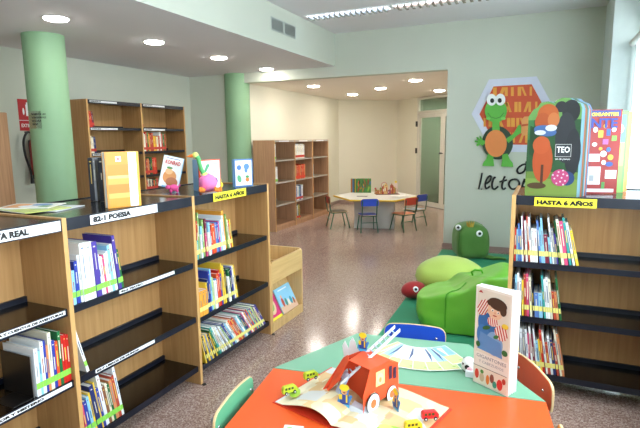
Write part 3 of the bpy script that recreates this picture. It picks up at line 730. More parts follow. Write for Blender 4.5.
# ------------------------------------------------------------------ pop-up book with fire engine
PB_ = empty('popup_book', (-.606, 1.704, TZ + .0005), math.radians(-14.4))
tag(PB_, 'open pop-up book with red covers and an orange paper fire engine, on the orange table', 'book')
PW, PH = .285, .192
RED = mat('#D23A22', .4)
MB().box(-PW - .006, -.012, -PH, PH, 0, .003).box(.012, PW + .006, -PH, PH, 0, .003).box(-.012, .012, -PH, PH, 0, .0022).build('cover', RED, PB_)
def page(sgn, hump, name, m):
    n = 14; vs = []; fs = []
    for i in range(n + 1):
        u = i / n; x = sgn * (PW * u * .985)
        z = .006 + hump * math.sin(PI * min(1, u * 1.15) ** .75) * (1 - u * .3) + .004 * (1 - u)
        z = max(z, .0045)
        for y in (-PH + .004, PH - .004): vs += [(x, y, z), (x, y, z - .0018)]
    for i in range(n):
        a = 4 * i; b = a + 4
        fs += [(a, a + 2, b + 2, b), (a + 1, b + 1, b + 3, a + 3), (a, b, b + 1, a + 1), (a + 2, a + 3, b + 3, b + 2)]
    fs += [(0, 1, 3, 2), (4 * n, 4 * n + 2, 4 * n + 3, 4 * n + 1)]
    if sgn > 0: fs = [f[::-1] for f in fs]
    fs = [f[::-1] for f in fs]
    return MB().add(vs, fs, 0, False).build(name, m, PB_)
def page_mat():
    m = bpy.data.materials.new('printed_map_page'); m.use_nodes = True; nt = m.node_tree; N = nt.nodes.new; L = nt.links.new
    b = nt.nodes['Principled BSDF']; tc = N('ShaderNodeTexCoord'); v = N('ShaderNodeTexVoronoi'); v.distance = 'CHEBYCHEV'; v.inputs['Scale'].default_value = 13
    mp = N('ShaderNodeMapping'); mp.inputs['Scale'].default_value = (1, 1, 0); L(tc.outputs['Object'], mp.inputs[0]); L(mp.outputs[0], v.inputs['Vector'])
    sp = N('ShaderNodeSeparateColor'); L(v.outputs['Color'], sp.inputs[0]); cr = N('ShaderNodeValToRGB'); cr.color_ramp.interpolation = 'CONSTANT'
    e = cr.color_ramp.elements; e[0].position = 0; e[0].color = hexc('#D6CAA6'); e[1].position = .3; e[1].color = hexc('#D2B07E')
    for p, c in ((.5, '#DAD0B2'), (.68, '#C8A676'), (.80, '#C6C8C6'), (.9, '#DBBE88')): x = e.new(p); x.color = hexc(c)
    L(sp.outputs[0], cr.inputs[0]); L(cr.outputs[0], b.inputs['Base Color']); b.inputs['Roughness'].default_value = .5
    return m
PM = page_mat()
page(-1, .040, 'left_page', PM); page(1, .012, 'right_page', PM)
def flat(name, items, z, parent=PB_, step=.0003):
    F = Matrix.Translation((0, 0, z)) @ Matrix.Rotation(-PI / 2, 4, 'X')
    return art(name, items, parent, F, step)
flat('printed_park', [(ell(.20, -.11, .07, .05, 16, .3), '#8FB93E'), (ell(.17, -.09, .03, .02), '#B7D66A'), (ell(.22, -.08, .018, .012), '#E8EDE0'), (rect(.10, -.04, .15, 0), '#E2A07A'), (rect(.06, -.16, .10, -.12), '#D9DCE0')], .0165)
flat('printed_park', [(ell(-.245, -.11, .022, .04, 16, .6), '#9AC23F')], .0235)
# the paper fire engine
OR = mat('#E5512A', .45); ORD = mat('#D2421F', .5); PALE = mat('#D8DCE6', .5)
def quad(mb, P, th=.0016, mi=0):
    P = [Vector(p) for p in P]; n = (P[1] - P[0]).cross(P[2] - P[0]).normalized() * th; k = len(P)
    return mb.add([tuple(p) for p in P] + [tuple(p + n) for p in P], [tuple(range(k - 1, -1, -1)), tuple(range(k, 2 * k))] + [(i, (i + 1) % k, k + (i + 1) % k, k + i) for i in range(k)], mi)
eng = MB()
x1 = .055
# right side panel (local yz outline), with wheel arches
side = [(-.065, .014), (-.065, .075), (-.045, .118), (-.030, .150), (.085, .152), (.13, .132), (.135, .03), (.12, .03), (.110, .05), (.090, .058), (.070, .05), (.060, .032), (.005, .03), (-.002, .052), (-.02, .066), (-.04, .06), (-.052, .045)]
def SP(y, z): return (x1 + .035 * (y + .065) / .2, y, z)
quad(eng, [SP(*p) for p in side], .0016)
# roof, rear, back side and slanted left wall
quad(eng, [(x1 + .006, -.03, .151), (x1 + .026, .085, .153), (-.045, .10, .158), (-.05, -.01, .150)])
quad(eng, [(x1 + .026, .085, .153), (x1 + .035, .13, .132), (-.03, .14, .135), (-.045, .10, .158)])
quad(eng, [(-.15, -.045, .012), (-.15, -.02, .03), (-.105, .03, .135), (-.085, .03, .150), (-.05, -.01, .150), (-.08, -.035, .08)])
quad(eng, [(-.17, -.05, .006), (-.15, -.02, .03), (-.10, .075, .06), (-.07, .12, .14), (-.045, .10, .158), (-.105, .03, .135)])
quad(eng, [(-.135, .02, .014), (x1 + .01, .02, .014), (x1 + .012, .02, .15), (-.07, .02, .148)])
quad(eng, [(-.10, .075, .02), (.08, .125, .02), (.08, .125, .12), (-.07, .12, .14)])
eng.build('fire_engine_body', OR, PB_)
e2 = MB(); quad(e2, [(-.15, -.045, .014), (x1, -.065, .014), (x1 + .01, -.03, .02), (-.12, .0, .02)]); quad(e2, [(-.155, -.055, .006), (x1, -.075, .006), (x1, -.065, .024), (-.15, -.045, .026)])
e2.build('bumper', PALE, PB_)
# windows and grille printed on the side
def sideart(items, nm_):
    X = Vector(SP(1, 0)) - Vector(SP(0, 0)); X.normalize()
    o = Vector(SP(0, 0)); F = frame(o, X)
    F = F @ Matrix.Translation((0, -.0018, 0))
    return art(nm_, items, PB_, F, .0003)
wheel = lambda cx, cz, r: [(ell(cx, cz, r, r, 24), '#1E1E20'), (ell(cx, cz, r * .93, r * .93, 24), '#DDE2E6'), (ell(cx, cz, r * .45, r * .45, 20), '#E8703A')]
sideart([(rect(.0, .085, .05, .135), '#E9C98A'), (ell(.025, .108, .017, .019), '#F0DCA0'), (ell(.025, .104, .008, .009), '#C98B55'), (rect(.075, .09, .092, .135), '#3A2A40'), (rect(.10, .085, .118, .125), '#3A2A40'),
         (rect(-.03, .068, -.005, .072), '#F2D9B0')] + wheel(.092, .035, .030), 'side_print')
for (y, z, r) in ((-.022, .038, .036),):
    X = Vector(SP(1, 0)) - Vector(SP(0, 0)); F = frame(Vector(SP(0, 0)) + Vector((.008, 0, 0)), X)
    wb_ = MB(); wb_.M = F; wb_.prism(ell(y, z, r, r, 28), -.002, 0, 1)
    wo = wb_.build('wheel', mat('#1E1E20', .5), PB_)
    art('wheel_print', [(ell(y, z, r * .92, r * .92, 28), '#DDE2E6'), (ell(y, z, r * .42, r * .42, 20), '#E8703A')], wo, F @ Matrix.Translation((0, -.002, 0)))
# ladder
L0 = Vector((-.088, -.03, .085)); L1 = Vector((.062, .165, .282)); LD = (L1 - L0); W_ = Vector((.036, -.026, .004)) * .55
lad = MB()
for s in (-1, 1):
    a = L0 + W_ * s; b = L1 + W_ * s
    quad(lad, [a - Vector((0, 0, .006)), b - Vector((0, 0, .006)), b + Vector((0, 0, .006)), a + Vector((0, 0, .006))], .006)
lad_o = lad.build('ladder', mat('#E9F0F6', .4), PB_)
rg = MB()
for k in range(1, 14):
    c = L0 + LD * k / 14; rg.tube([c - W_, c + W_], .003, 6)
rg.build('ladder_rungs', mat('#BFD8EA', .4), PB_)
quad(MB(), [(0, 0, 0), (1, 0, 0), (1, 1, 0)])
h = MB(); quad(h, [(-.105, -.035, .03), (-.065, -.055, .03), (-.035, -.02, .125), (-.07, .0, .125)], .0016); h.build('ladder_base', mat('#C9D2EA', .45), PB_)
for o in kids(PB_):
    if o.name.startswith(('fire_engine_body', 'side_print', 'wheel', 'bumper')):
        o.data.transform(Matrix.Diagonal((1, 1, 1.18, 1)))
        for c in kids(o): c.data.transform(Matrix.Diagonal((1, 1, 1.18, 1)))
# paper figures
def figure(x, y, z, rz_, sc_, label_items, nm_):
    F = Matrix.Translation((x, y, z)) @ Matrix.Rotation(rz_, 4, 'Z') @ Matrix.Scale(sc_, 4)
    m = MB(); m.M = F
    out = [(-.018, 0), (.018, 0), (.02, .02), (.03, .045), (.024, .052), (.016, .042), (.014, .052), (.018, .066), (.016, .08), (0, .088), (-.016, .08), (-.018, .066), (-.014, .052), (-.022, .036), (-.026, .02)]
    m.prism(out, 0, .0016, 1); o = m.build(nm_, mat('#3A7FC4', .5), PB_)
    art('printed_uniform', label_items, o, F)
    art('printed_back', label_items, o, F @ Matrix.Translation((0, .0016, 0)) @ Matrix.Rotation(PI, 4, 'Z'))
fire = [(rect(-.018, .0, .018, .012), '#4FB4E0'), (rect(-.016, .012, .016, .05), '#28408F'), (rect(-.02, .03, -.008, .05), '#E8C62A'), (rect(.006, .02, .012, .05), '#E8C62A'), (ell(0, .062, .012, .012), '#D8A070'), (ell(0, .076, .018, .012), '#F0D428'), (ell(.0, .058, .005, .003), '#8C4A30')]
figure(-.025, -.075, .020, .35, 1.05, fire, 'paper_figure'); figure(.135, .035, .013, -.5, 1.0, fire, 'paper_figure')
figure(-.045, .08, .184, .2, .9, fire, 'paper_figure')
gm = MB(); gm.M = Matrix.Translation((-.15, .13, .014)) @ Matrix.Rotation(.25, 4, 'Z') @ Matrix.Diagonal((1.25, 1, 1.7, 1))
gm.prism([(-.012, 0), (.014, 0), (.012, .035), (.034, .045), (.046, .07), (.05, .10), (.036, .088), (.030, .082), (.024, .10), (.014, .112), (.004, .10), (.0, .08), (-.014, .10), (-.024, .085), (-.018, .06), (-.022, .04)], 0, .002, 1)
gh = gm.build('white_cloud_card', mat('#E4E6EA', .5), PB_)
art('printed_marks', [(ell(.012, .055, .004, .002), '#30323A'), (ell(.026, .062, .004, .002), '#30323A')], gh, gm.M)
# little wooden vehicles standing on the pages
def toy(name, loc, rz_, body, label, L=.060, cat='toy'):
    r = empty(name, loc, rz_); r.scale = (1.05, 1.0, 1.15); hl = L / 2
    pr_ = [(-hl, .006), (hl, .006), (hl, .020), (hl - .008, .027), (hl - .012, .030), (-hl + .006, .030), (-hl, .024)]
    b = MB().prism(pr_, -.010, .010, 1).build('body', mat(body, .4), r, bevel=.0015)
    for k in range(3):
        for s in (-1, 1):
            MB().box(-hl + .008 + k * .013, -hl + .017 + k * .013, s * .0103 - .0003, s * .0103 + .0003, .018, .026).build('window', mat('#3B4318', .3), b)
    for sx in (-1, 1):
        for s in (-1, 1):
            q = MB(); q.M = Matrix.Translation((sx * hl * .58, s * .0105, .0065)) @ Matrix.Rotation(PI / 2, 4, 'X'); q.lathe([(.0065, -.002), (.0065, .002)], 14)
            wo = q.build('wheel', BLACK, r)
            q = MB(); q.M = Matrix.Translation((sx * hl * .58, s * .0128, .0065)) @ Matrix.Rotation(PI / 2, 4, 'X'); q.lathe([(.003, -.0005), (.003, .0005)], 10); q.build('hub', mat('#C9CBD0', .3), wo)
    return tag(r, label, cat)
def onbook(x, y): return Matrix.Translation(PB_.location) @ Matrix.Rotation(PB_.rotation_euler.z, 4, 'Z') @ Vector((x, y, 0))
for (p, rz_, c, z, lb) in (((-.925 + .04, 1.64), .92, '#B4C22A', .026, 'yellow-green toy bus on the left page of the pop-up book, nearer the page corner'),
                           ((-.855, 1.775), .92, '#B4C22A', .030, 'yellow-green toy bus on the left page of the pop-up book, farther back'),
                           ((-.335, 1.69), .55, '#C8282A', .0175, 'small red toy car on the right page of the pop-up book'),
                           ((-.375, 1.60), .62, '#E6C728', .0175, 'small yellow toy car at the bottom edge, front of the right page')):
    toy('toy_bus' if c == '#B4C22A' else 'toy_car', (p[0], p[1], TZ + z), rz_, c, lb)
# ------------------------------------------------------------------ cards fanned on the green table
for k in range(8):
    a = math.radians(-119 + 10.2 * k)
    piv = Vector((-.535, 2.47, TZ + .0006 + .0011 * k))
    r = empty('picture_card', piv, 0, (0, 0, a + PI / 2))
    # local -y radial outward
    r0, r1 = .145, .39 - (.05 if k == 7 else 0)
    cdm = MB().prism([(-.042, -r1), (.042, -r1), (.042, -r0), (-.042, -r0)], 0, .0008, 2).build('card', mat('#E9E9DF', .4), r)
    F = Matrix.Translation((0, 0, .0008)) @ Matrix.Rotation(-PI / 2, 4, 'X')
    cc = ['#E5C08A', '#9CC9E4', '#CFE0EA', '#F2F4F4', '#F4F6F6', '#D8E8F0', '#9CC9E4', '#7FB0D8'][k]
    art('printed_picture', [(rect(-.038, -r1 + .006, .038, -r1 + .09), '#BFD08A'), (rect(-.038, -r1 + .09, .038, -r0 - .004), cc), ([(-.02, -r0 - .02), (.006, -r0 - .02), (-.008, -r1 + .08)], '#2F4A78' if k in (1, 3, 5, 6) else '#FFFFFF'),
                            (ell(.018, -r1 + .03, .008, .004), '#88A850'), (rect(-.03, -r1 + .008, .03, -r1 + .012), '#D7A070')], r, F @ Matrix.Identity(4), .0002)
    o_ = ['first', 'second', 'third', 'fourth', 'fifth', 'sixth', 'seventh', 'last'][k]
    tag(r, 'picture card fanned on the green table, %s card counted from the left%s' % (o_, ', lying on top' if k == 7 else ''), 'card', 'picture cards fanned on the green table')
mc = MB().box(-.035, .035, -.02, .02, 0, .001).build('picture_card', mat('#F0F0EA', .4), None, (-.778, 1.462, TZ + .0006), (0, 0, .25))
art('printed_picture', [(ell(-.012, .0, .012, .008), '#8DB84A')], mc, Matrix.Translation((0, 0, .001)) @ Matrix.Rotation(-PI / 2, 4, 'X'))
tag(mc, 'single white card at the bottom edge of the orange table', 'card')
# spotted toy
sp_ = empty('spotted_toy', (-.262, 2.155, TZ))
bm_ = MB().ball((0, 0, .037), (.032, .028, .037), 22, 14)
bb_ = bm_.build('body', mat('#F4F4F2', .5), sp_)
R = random.Random(3); spt = MB()
for k in range(16):
    t = R.uniform(-1.1, 1.2); a = R.uniform(0, 2 * PI); s = R.uniform(.005, .009)
    d = Vector((math.cos(t) * math.cos(a), math.cos(t) * math.sin(a), math.sin(t)))
    p = Vector((d.x * .032, d.y * .028, .037 + d.z * .037))
    n = Vector((d.x / .032, d.y / .028, d.z / .037)).normalized(); q = n.orthogonal().normalized(); w_ = n.cross(q)
    spt.add([tuple(p + n * .0012 + (q * math.cos(2 * PI * i / 9) + w_ * math.sin(2 * PI * i / 9)) * s * (1 + .2 * math.sin(i * 2.2)) - n * .0007) for i in range(9)], [tuple(range(9))], 0)
spt.build('spots', mat('#111114', .5), sp_)
MB().ball((.008, -.026, .03), (.013, .009, .011)).build('muzzle', mat('#E8B8C0', .5), sp_)
MB().box(-.008, .03, -.045, -.028, .0, .028).build('white_block', mat('#E6E8EE', .5), sp_, bevel=.002)
tag(sp_, 'small white toy with black spots, left of the standing book', 'toy')

# ------------------------------------------------------------------ tall standing book on the green table
bx = Vector((-.232, 2.082, TZ + .0006)); fdir = (Vector((-.087, 1.997, 0)) - Vector((-.232, 2.082, 0))); bw = fdir.length
gb = empty('standing_picture_book', bx, 0, (0, 0, math.atan2(fdir.y, fdir.x)))
BH = .425
cvm = mat('#EDE6DC', .35)
MB().box(0, bw, 0, .003, 0, BH).build('front_cover', cvm, gb, bevel=.001)
bc_ = MB(); bc_.M = Matrix.Translation((0, .003, 0)) @ Matrix.Rotation(math.radians(12), 4, 'Z')
bc_.box(.002, bw, .032, .035, 0, BH); bc_.build('back_cover', mat('#F2F2F2', .35), gb, bevel=.001)
MB().box(-.002, 0, .0, .036, 0, BH).build('spine', cvm, gb)
pg = MB()
for k in range(5):
    pg.M = Matrix.Translation((.001, .005 + .0062 * k, 0)) @ Matrix.Rotation(math.radians(1.5 + 2.2 * k), 4, 'Z')
    pg.box(0, bw - .003, 0, .0022, .003, BH - .003)
pg.build('pages', mat('#F7F7F5', .5), gb)
def stripes(cx, cz, w_, h_, rot, n=5):
    out = [(ell(cx, cz, w_, h_, 16, rot), '#F0E4DC')]
    for k in range(n):
        t = -w_ + 2 * w_ * (k + .5) / n; hh = h_ * math.sqrt(max(.05, 1 - (t / w_) ** 2))
        c, s_ = math.cos(rot), math.sin(rot)
        P = [(t - w_ * .09, -hh), (t + w_ * .09, -hh), (t + w_ * .09, hh), (t - w_ * .09, hh)]
        out.append(([(cx + x * c - z * s_, cz + x * s_ + z * c) for x, z in P], '#C23A35'))
    return out
U = bw / 10
art('cover_art', [(rect(U * .4, BH * .335, U * 9.5, BH * .975), '#E3DACB'),
    (ell(U * 3.6, BH * .60, U * 2.6, BH * .17, 24, .35), '#2F6CB0'), (ell(U * 2.6, BH * .50, U * 2.0, BH * .13, 20, .2), '#3A78BC'), (ell(U * 5.6, BH * .47, U * 2.4, BH * .12, 20), '#7FA4CE'),
    ([(U * .8, BH * .37), (U * 8, BH * .35), (U * 7.4, BH * .5), (U * 1.6, BH * .55)], '#5B8CC4')] +
    stripes(U * 2.2, BH * .80, U * 1.5, BH * .09, -.5) + stripes(U * 7.4, BH * .60, U * 1.8, BH * .075, .3) + stripes(U * 5.0, BH * .69, U * 1.5, BH * .05, .2) + [
    (ell(U * 5.6, BH * .80, U * 2.1, BH * .085, 24), '#E9C3A2'), (ell(U * 6.2, BH * .87, U * 2.6, BH * .06, 20, -.1), '#4A3226'), (ell(U * 7.8, BH * .82, U * .9, BH * .05, 16), '#4A3226'), (ell(U * 4.2, BH * .87, U * .9, BH * .03), '#4A3226'),
    (ell(U * 4.9, BH * .80, U * .35, BH * .012), '#FFFFFF'), (ell(U * 6.5, BH * .79, U * .35, BH * .012), '#FFFFFF'), (ell(U * 4.95, BH * .799, U * .18, BH * .008), '#2A1A14'), (ell(U * 6.5, BH * .789, U * .18, BH * .008), '#2A1A14'),
    (ell(U * 5.6, BH * .752, U * .6, BH * .007), '#B5483A'), (ell(U * 5.65, BH * .78, U * .25, BH * .012), '#DDA888'),
    (ell(U * 8.5, BH * .68, U * .9, BH * .025), '#E8C83A'), (ell(U * 3.4, BH * .61, U * 1.2, BH * .02, 12, .4), '#2F6A34'), (ell(U * 8.7, BH * .42, U * .8, BH * .03), '#2F6A34'), (ell(U * 1.2, BH * .42, U * .6, BH * .03), '#2F6A34'), (ell(U * 6.2, BH * .55, U * .8, BH * .018, 12, .5), '#3A7A40'),
    ([(U * .8, BH * .945), (U * 2.2, BH * .945), (U * 1.5, BH * .97)], '#B02A2E'), (rect(U * .3, BH * .02, U * 9.6, BH * .20), '#E6DCCB'), (ell(U * 1.2, BH * .11, U * .6, BH * .05), '#D8402F'), (ell(U * 2.7, BH * .09, U * .7, BH * .045), '#C9B090'), (ell(U * 2.7, BH * .15, U * .5, BH * .02), '#4B8A3A'), (ell(U * 4.4, BH * .09, U * .5, BH * .05), '#E07A2F'), (ell(U * 5.6, BH * .12, U * .6, BH * .045), '#8A4A3A'),
    (ell(U * 6.4, BH * .07, U * .6, BH * .035), '#3E8F7A'), (ell(U * 7.8, BH * .09, U * .8, BH * .055), '#C8322E'), (ell(U * 8.9, BH * .14, U * .5, BH * .03), '#B8402F'), (rect(U * .3, BH * .195, U * 9.6, BH * .20), '#3A2A2A')], gb, Matrix.Identity(4), .00012)
text('lettering', 'GIGANTONES', bw * .84, BH * .034, Matrix.Translation((bw * .08, -.0045 + .003, BH * .285)), mat('#8A8890', .5), gb, .0004, .0)
text('lettering', 'Y CABEZUDOS', bw * .7, BH * .026, Matrix.Translation((bw * .15, -.0015, BH * .235)), mat('#9A98A0', .5), gb, .0004, .0)
tag(gb, 'tall white picture book standing upright at the right corner of the green table', 'book')

# ------------------------------------------------------------------ play mat and bean bags
mm = MB(); mm.prism([(-1.10, 3.0), (-.25, 3.0), (-.25, 3.75), (.5, 3.75), (.5, 6.75), (-1.23, 6.75)], 0, .018, 2)
mm.v = [Vector((v.x, v.y, v.z)) for v in mm.v]
tag(mm.build('play_mat', mat('#2F8E68', .75, scale=60, bump=.2), None, (0, 0, .0005), bevel=.004), 'flat green play mat on the floor under the bean bags', 'mat')
MZ = .019
def seamed(c, r, n=8, k=.03, mul=1, ph=0):
    return lambda d: 1 - k * abs(math.sin(n / 2 * (math.atan2(d[1], d[0]) + ph))) ** .35 * (1 - d[2] ** 2)
def wrinkle(o, s, a, seed=0):
    from mathutils import noise
    for v in o.data.vertices:
        q = v.co * s + Vector((seed, seed * 2, 0)); n = noise.noise(q) + .5 * noise.noise(q * 2.1)
        v.co += v.normal * n * a
    o.data.update()
def flatten(o, z):
    for v in o.data.vertices:
        if v.co.z < z: v.co.z = z
    o.data.update()
def fabric(name, h, rough=.8, ws=60, bump=.15, sheen=.2):
    return mat(h, rough, var=.06, scale=ws, bump=bump, sheen=sheen)
# bright green bean bag: wide body, folded ridge and a pointed top with loop
bg_ = empty('bean_bag', (-.54, 4.02, MZ + .001), 0)
vs = []; nu, nv = 56, 34
from mathutils import noise
def pouf(u, v):
    # u angle, v height 0..1
    ex = 2.8; cu_, su_ = math.cos(u), math.sin(u); k = (abs(cu_) ** ex + abs(su_) ** ex) ** (-1 / ex)
    w_ = 1 if v < .55 else math.cos((v - .55) / .45 * PI / 2) ** .75
    rad = .39 * (1 - .14 * max(0, 1 - v * 2.2) ** 3) * k * w_
    bx_ = rad * cu_; by_ = rad * .78 * su_
    top_ = .25 + .27 * min(1, max(0, (bx_ + .38) / .62)) ** 1.3     # the crest climbs to the right
    z = top_ * (min(1, v / .6) if v < .6 else 1) * .86 + top_ * .14 * max(0, (v - .6) / .4) ** .6
    x = bx_ + .20 * max(0, v - .62) ** 1.1 * 1.2; y = by_ + .10 * v
    cr = math.exp(-((x - .02 + .5 * (y - .1)) / .05) ** 2) * (1 if v > .55 else max(0, (v - .35) / .2)); z += .028 * cr
    cr2 = math.exp(-((x + .12 + .4 * (y - .1)) / .045) ** 2) * (v > .6); z -= .022 * cr2
    n = noise.noise(Vector((x * 7, y * 7, z * 9))) * .012 + noise.noise(Vector((x * 18, y * 18, z * 20))) * .004
    x += n * math.cos(u); y += n * math.sin(u); z = max(0, z + n * .5 * (v > .05))
    return (x, y, z)
b_ = MB(); vs = [pouf(2 * PI * i / nu, j / nv) for j in range(nv) for i in range(nu)]
tq = [pouf(2 * PI * i / nu, 1.0) for i in range(nu)]; top = (sum(q[0] for q in tq) / nu, sum(q[1] for q in tq) / nu, sum(q[2] for q in tq) / nu)
vs.append(top); vs.append((0, 0, 0)); fs = []
for j in range(nv - 1):
    for i in range(nu): fs.append((j * nu + i, j * nu + (i + 1) % nu, (j + 1) * nu + (i + 1) % nu, (j + 1) * nu + i))
for i in range(nu): fs.append(((nv - 1) * nu + i, (nv - 1) * nu + (i + 1) % nu, len(vs) - 2)); fs.append((i, len(vs) - 1, (i + 1) % nu))
BGM = mat('#70BC38', .36, var=.04, scale=9, bump=.25)
b_.add(vs, fs, 0, True); b_.build('cushion', BGM, bg_, subsurf=1)
sm = MB(); pts = [Vector(pouf(4.45, .10 + .80 * k / 14)) + Vector((-.001, -.005, .002)) for k in range(15)]
sm.tube(pts, .006, 8); sm.build('seam_piping', mat('#4FA31E', .4), bg_)
lp = MB(); tp = Vector(top)
lp.tube([tp + Vector((-.03, -.02, -.02)), tp + Vector((-.045, -.03, .025)), tp + Vector((-.02, -.03, .045)), tp + Vector((.03, -.01, .04)), tp + Vector((.045, 0, .0))], .008, 8)
lp.build('carry_loop', mat('#56AE22', .4), bg_)
tag(bg_, 'bright green shiny bean bag chair nearest the tables', 'bean bag')
# turtle cushion
tb = empty('turtle_cushion', (-.80, 4.86, MZ + .001), math.radians(4))
LM = fabric('f', '#B4CF5E', ws=90)
def shellf(d): return 1 + .03 * math.sin(d[0] * 7) * (1 - d[2] ** 2)
o = MB().ball((0, 0, .17), (.335, .33, .18), 40, 24, 0, shellf).build('shell', LM, tb)
wrinkle(o, 6, .010, 3); flatten(o, .0)
o2 = MB().ball((0, 0, .15), (.338, .333, .012), 40, 8).build('shell_seam', mat('#86AE3A', .8), tb)
RM = fabric('f', '#9E1418')
o = MB().tube([(-.20, -.14, .08), (-.26, -.22, .065), (-.29, -.28, .075)], [.055, .06, .062], 14).build('neck', RM, tb)
hd = empty('head', (0, 0, 0)); bpy.data.objects.remove(hd)
o = MB().ball((-.30, -.33, .088), (.09, .13, .08), 24, 16).build('head', RM, tb); 
o.data.transform(Matrix.Translation((-.30, -.33, .088)) @ Matrix.Rotation(-.75, 4, 'Z') @ Matrix.Translation((.30, .33, -.088)))
def eye(parent, c, d, r, back=True):
    d = Vector(d).normalized(); c = Vector(c)
    e = MB(); q = d.to_track_quat('Z', 'Y').to_matrix().to_4x4()
    e.M = Matrix.Translation(c) @ q; e.lathe([(r, -.004), (r, .004), (r * .8, .009), (.001, .011)], 20); eo = e.build('eye', mat('#F4F4F4', .25), parent)
    e = MB(); e.M = Matrix.Translation(c + d * .009) @ q; e.lathe([(r * .5, 0), (r * .45, .004), (.001, .005)], 16); e.build('pupil', mat('#0A0A0C', .2), eo)
eye(tb, (-.27, -.405, .115), (.45, -.85, .35), .028)
for (x, y) in ((.10, -.33), (-.27, .2), (.25, .24)):
    MB().ball((x, y, .035), (.09, .075, .034), 18, 10).build('flipper', RM, tb)
o = MB().tube([(.30, .05, .05), (.40, .08, .03), (.43, .09, .025)], [.04, .02, .004], 10).build('tail', RM, tb)
tag(tb, 'lime green turtle cushion with red head, lying on the mat', 'cushion')
# frog bean bag
fg = empty('frog_bean_bag', (-.82, 6.45, MZ + .004), math.radians(24))
FM = fabric('f', '#4E7B30', ws=70)
nu, nv = 40, 24; vs = []
for j in range(nv):
    v = j / (nv - 1)
    for i in range(nu):
        a = 2 * PI * i / nu; c, s_ = math.cos(a), math.sin(a); k = (abs(c) ** 8 + abs(s_) ** 8) ** (-1 / 8)
        pr_ = (1 - abs(1.9 * v - .95) ** 5) ** .2 * (.92 + .10 * math.sin(PI * v))
        x, y, z = .20 * pr_ * k * c, .185 * pr_ * k * s_, .39 * v
        z += .05 * v * (1 - (x / .2) ** 2) - .03 * v * max(0, -y / .19)
        vs.append((x, y, z))
vs += [(0, 0, 0), (0, .0, .455)]; fs = []
for j in range(nv - 1):
    for i in range(nu): fs.append((j * nu + i, j * nu + (i + 1) % nu, (j + 1) * nu + (i + 1) % nu, (j + 1) * nu + i))
for i in range(nu): fs.append((i, nu * nv, (i + 1) % nu)); fs.append(((nv - 1) * nu + i, (nv - 1) * nu + (i + 1) % nu, nu * nv + 1))
o = MB().add(vs, fs, 0, True).build('body', FM, fg); wrinkle(o, 7, .006, 1); flatten(o, 0)
sm = MB(); sm.tube([(-.182, -.168, .02), (-.196, -.182, .2), (-.182, -.168, .34)], .005, 8); sm.build('seam_piping', mat('#2F5F1E', .8), fg)
MB().ball((-.175, -.10, .385), (.04, .045, .035), 16, 10).build('eye_bump', FM, fg)
eye(fg, (-.195, -.13, .40), (-.35, -1, .25), .036); eye(fg, (.055, -.182, .33), (.05, -1, .15), .04)
cr_ = MB(); n = 10
for i in range(n):
    a0, a1 = 2 * PI * i / n, 2 * PI * (i + 1) / n; am = (a0 + a1) / 2; R_ = .042
    P0 = Vector((R_ * math.cos(a0), R_ * math.sin(a0), 0)); P1 = Vector((R_ * math.cos(a1), R_ * math.sin(a1), 0)); T = Vector((R_ * 1.15 * math.cos(am), R_ * 1.15 * math.sin(am), .065))
    up_ = Vector((0, 0, .03)); quad(cr_, [P0, P1, P1 + up_, T, P0 + up_], .002)
cro = cr_.build('crown', mat('#C9A544', .4, .3), fg, (-.04, -.11, .405))
for sgn in (-1, 1):
    MB().tube([(sgn * .13, -.10, .03), (sgn * .24, -.20, .022), (sgn * .32, -.19, .018), (sgn * .38, -.22, .015)], [.03, .024, .018, .015], 12).build('leg', FM, fg)
for o in kids(fg): pass
tag(fg, 'dark green frog bean bag with white eyes and a gold crown by the wall', 'bean bag')

# ------------------------------------------------------------------ wall turtle and lettering
def WT(cx, cy): return (-1.02229658 + 3.55694444e-3 * cx + 1.58637e-4 * cy, 2.32865196 - 8.611e-5 * cx - 3.72345e-3 * cy)
def wl(name, outs, parent, y0, th=.012, m=None):
    mb = MB()
    for o_ in outs: mb.prism([WT(*p) for p in o_], YT - y0 - th, YT - y0, 1)
    return mb.build(name, m, parent, bevel=0)
wt = empty('wall_plaque', (0, 0, 0))
hexo = [(22, 132), (84, 14), (244, 9), (304, 120), (246, 262), (92, 262)]; cx_, cy_ = 163, 136
hexi = [(cx_ + (x - cx_) * .80, cy_ + (y - cy_) * .80) for x, y in hexo]
wl('hexagon_frame', [hexo], wt, .0, .012, mat('#D6D9EA', .5)); pan = wl('hexagon_panel', [hexi], wt, .012, .003, mat('#D5532A', .5))
bk_ = []; R = random.Random(5)
for (yy, hh) in ((42, 30), (92, 34), (146, 30), (196, 34)):
    x = 60 + R.uniform(0, 8)
    while x < 262:
        wv = R.uniform(7, 13); ln = R.choice([0, 0, 0, 12, -12]); cxm = abs(yy + hh / 2 - 136) * .52
        if 48 + cxm < x and x + wv + abs(ln) < 280 - cxm:
            bk_.append([(x, yy + hh), (x + wv, yy + hh), (x + wv + ln, yy), (x + ln, yy)])
        x += wv + R.uniform(2, 14)
for yy in (42, 92, 146, 196):
    mb = MB()
    for o_ in bk_:
        if o_[2][1] == yy: mb.prism([WT(*p) for p in o_], YT - .0165, YT - .015, 1)
    mb.build('painted_books', mat('#E9A23C', .5), pan)
def WE(cx, cy, rx, ry, n=26): return [(cx + rx * math.cos(2 * PI * i / n), cy + ry * math.sin(2 * PI * i / n)) for i in range(n)]
GT = mat('#5FB544', .45); 
wl('shell', [WE(113, 232, 54, 58)], wt, .018, .012, mat('#2E4A38', .5)); 
wl('left_arm', [[(88, 226), (62, 224), (56, 210), (50, 207), (52, 220), (44, 212), (38, 214), (46, 226), (34, 224), (33, 230), (46, 233), (38, 240), (42, 246), (54, 238), (60, 244), (68, 236), (88, 240)]], wt, .031, .006, GT)
wl('right_arm', [[(142, 218), (168, 200), (184, 172), (192, 168), (194, 178), (200, 182), (196, 196), (180, 206), (152, 232)]], wt, .031, .006, GT)
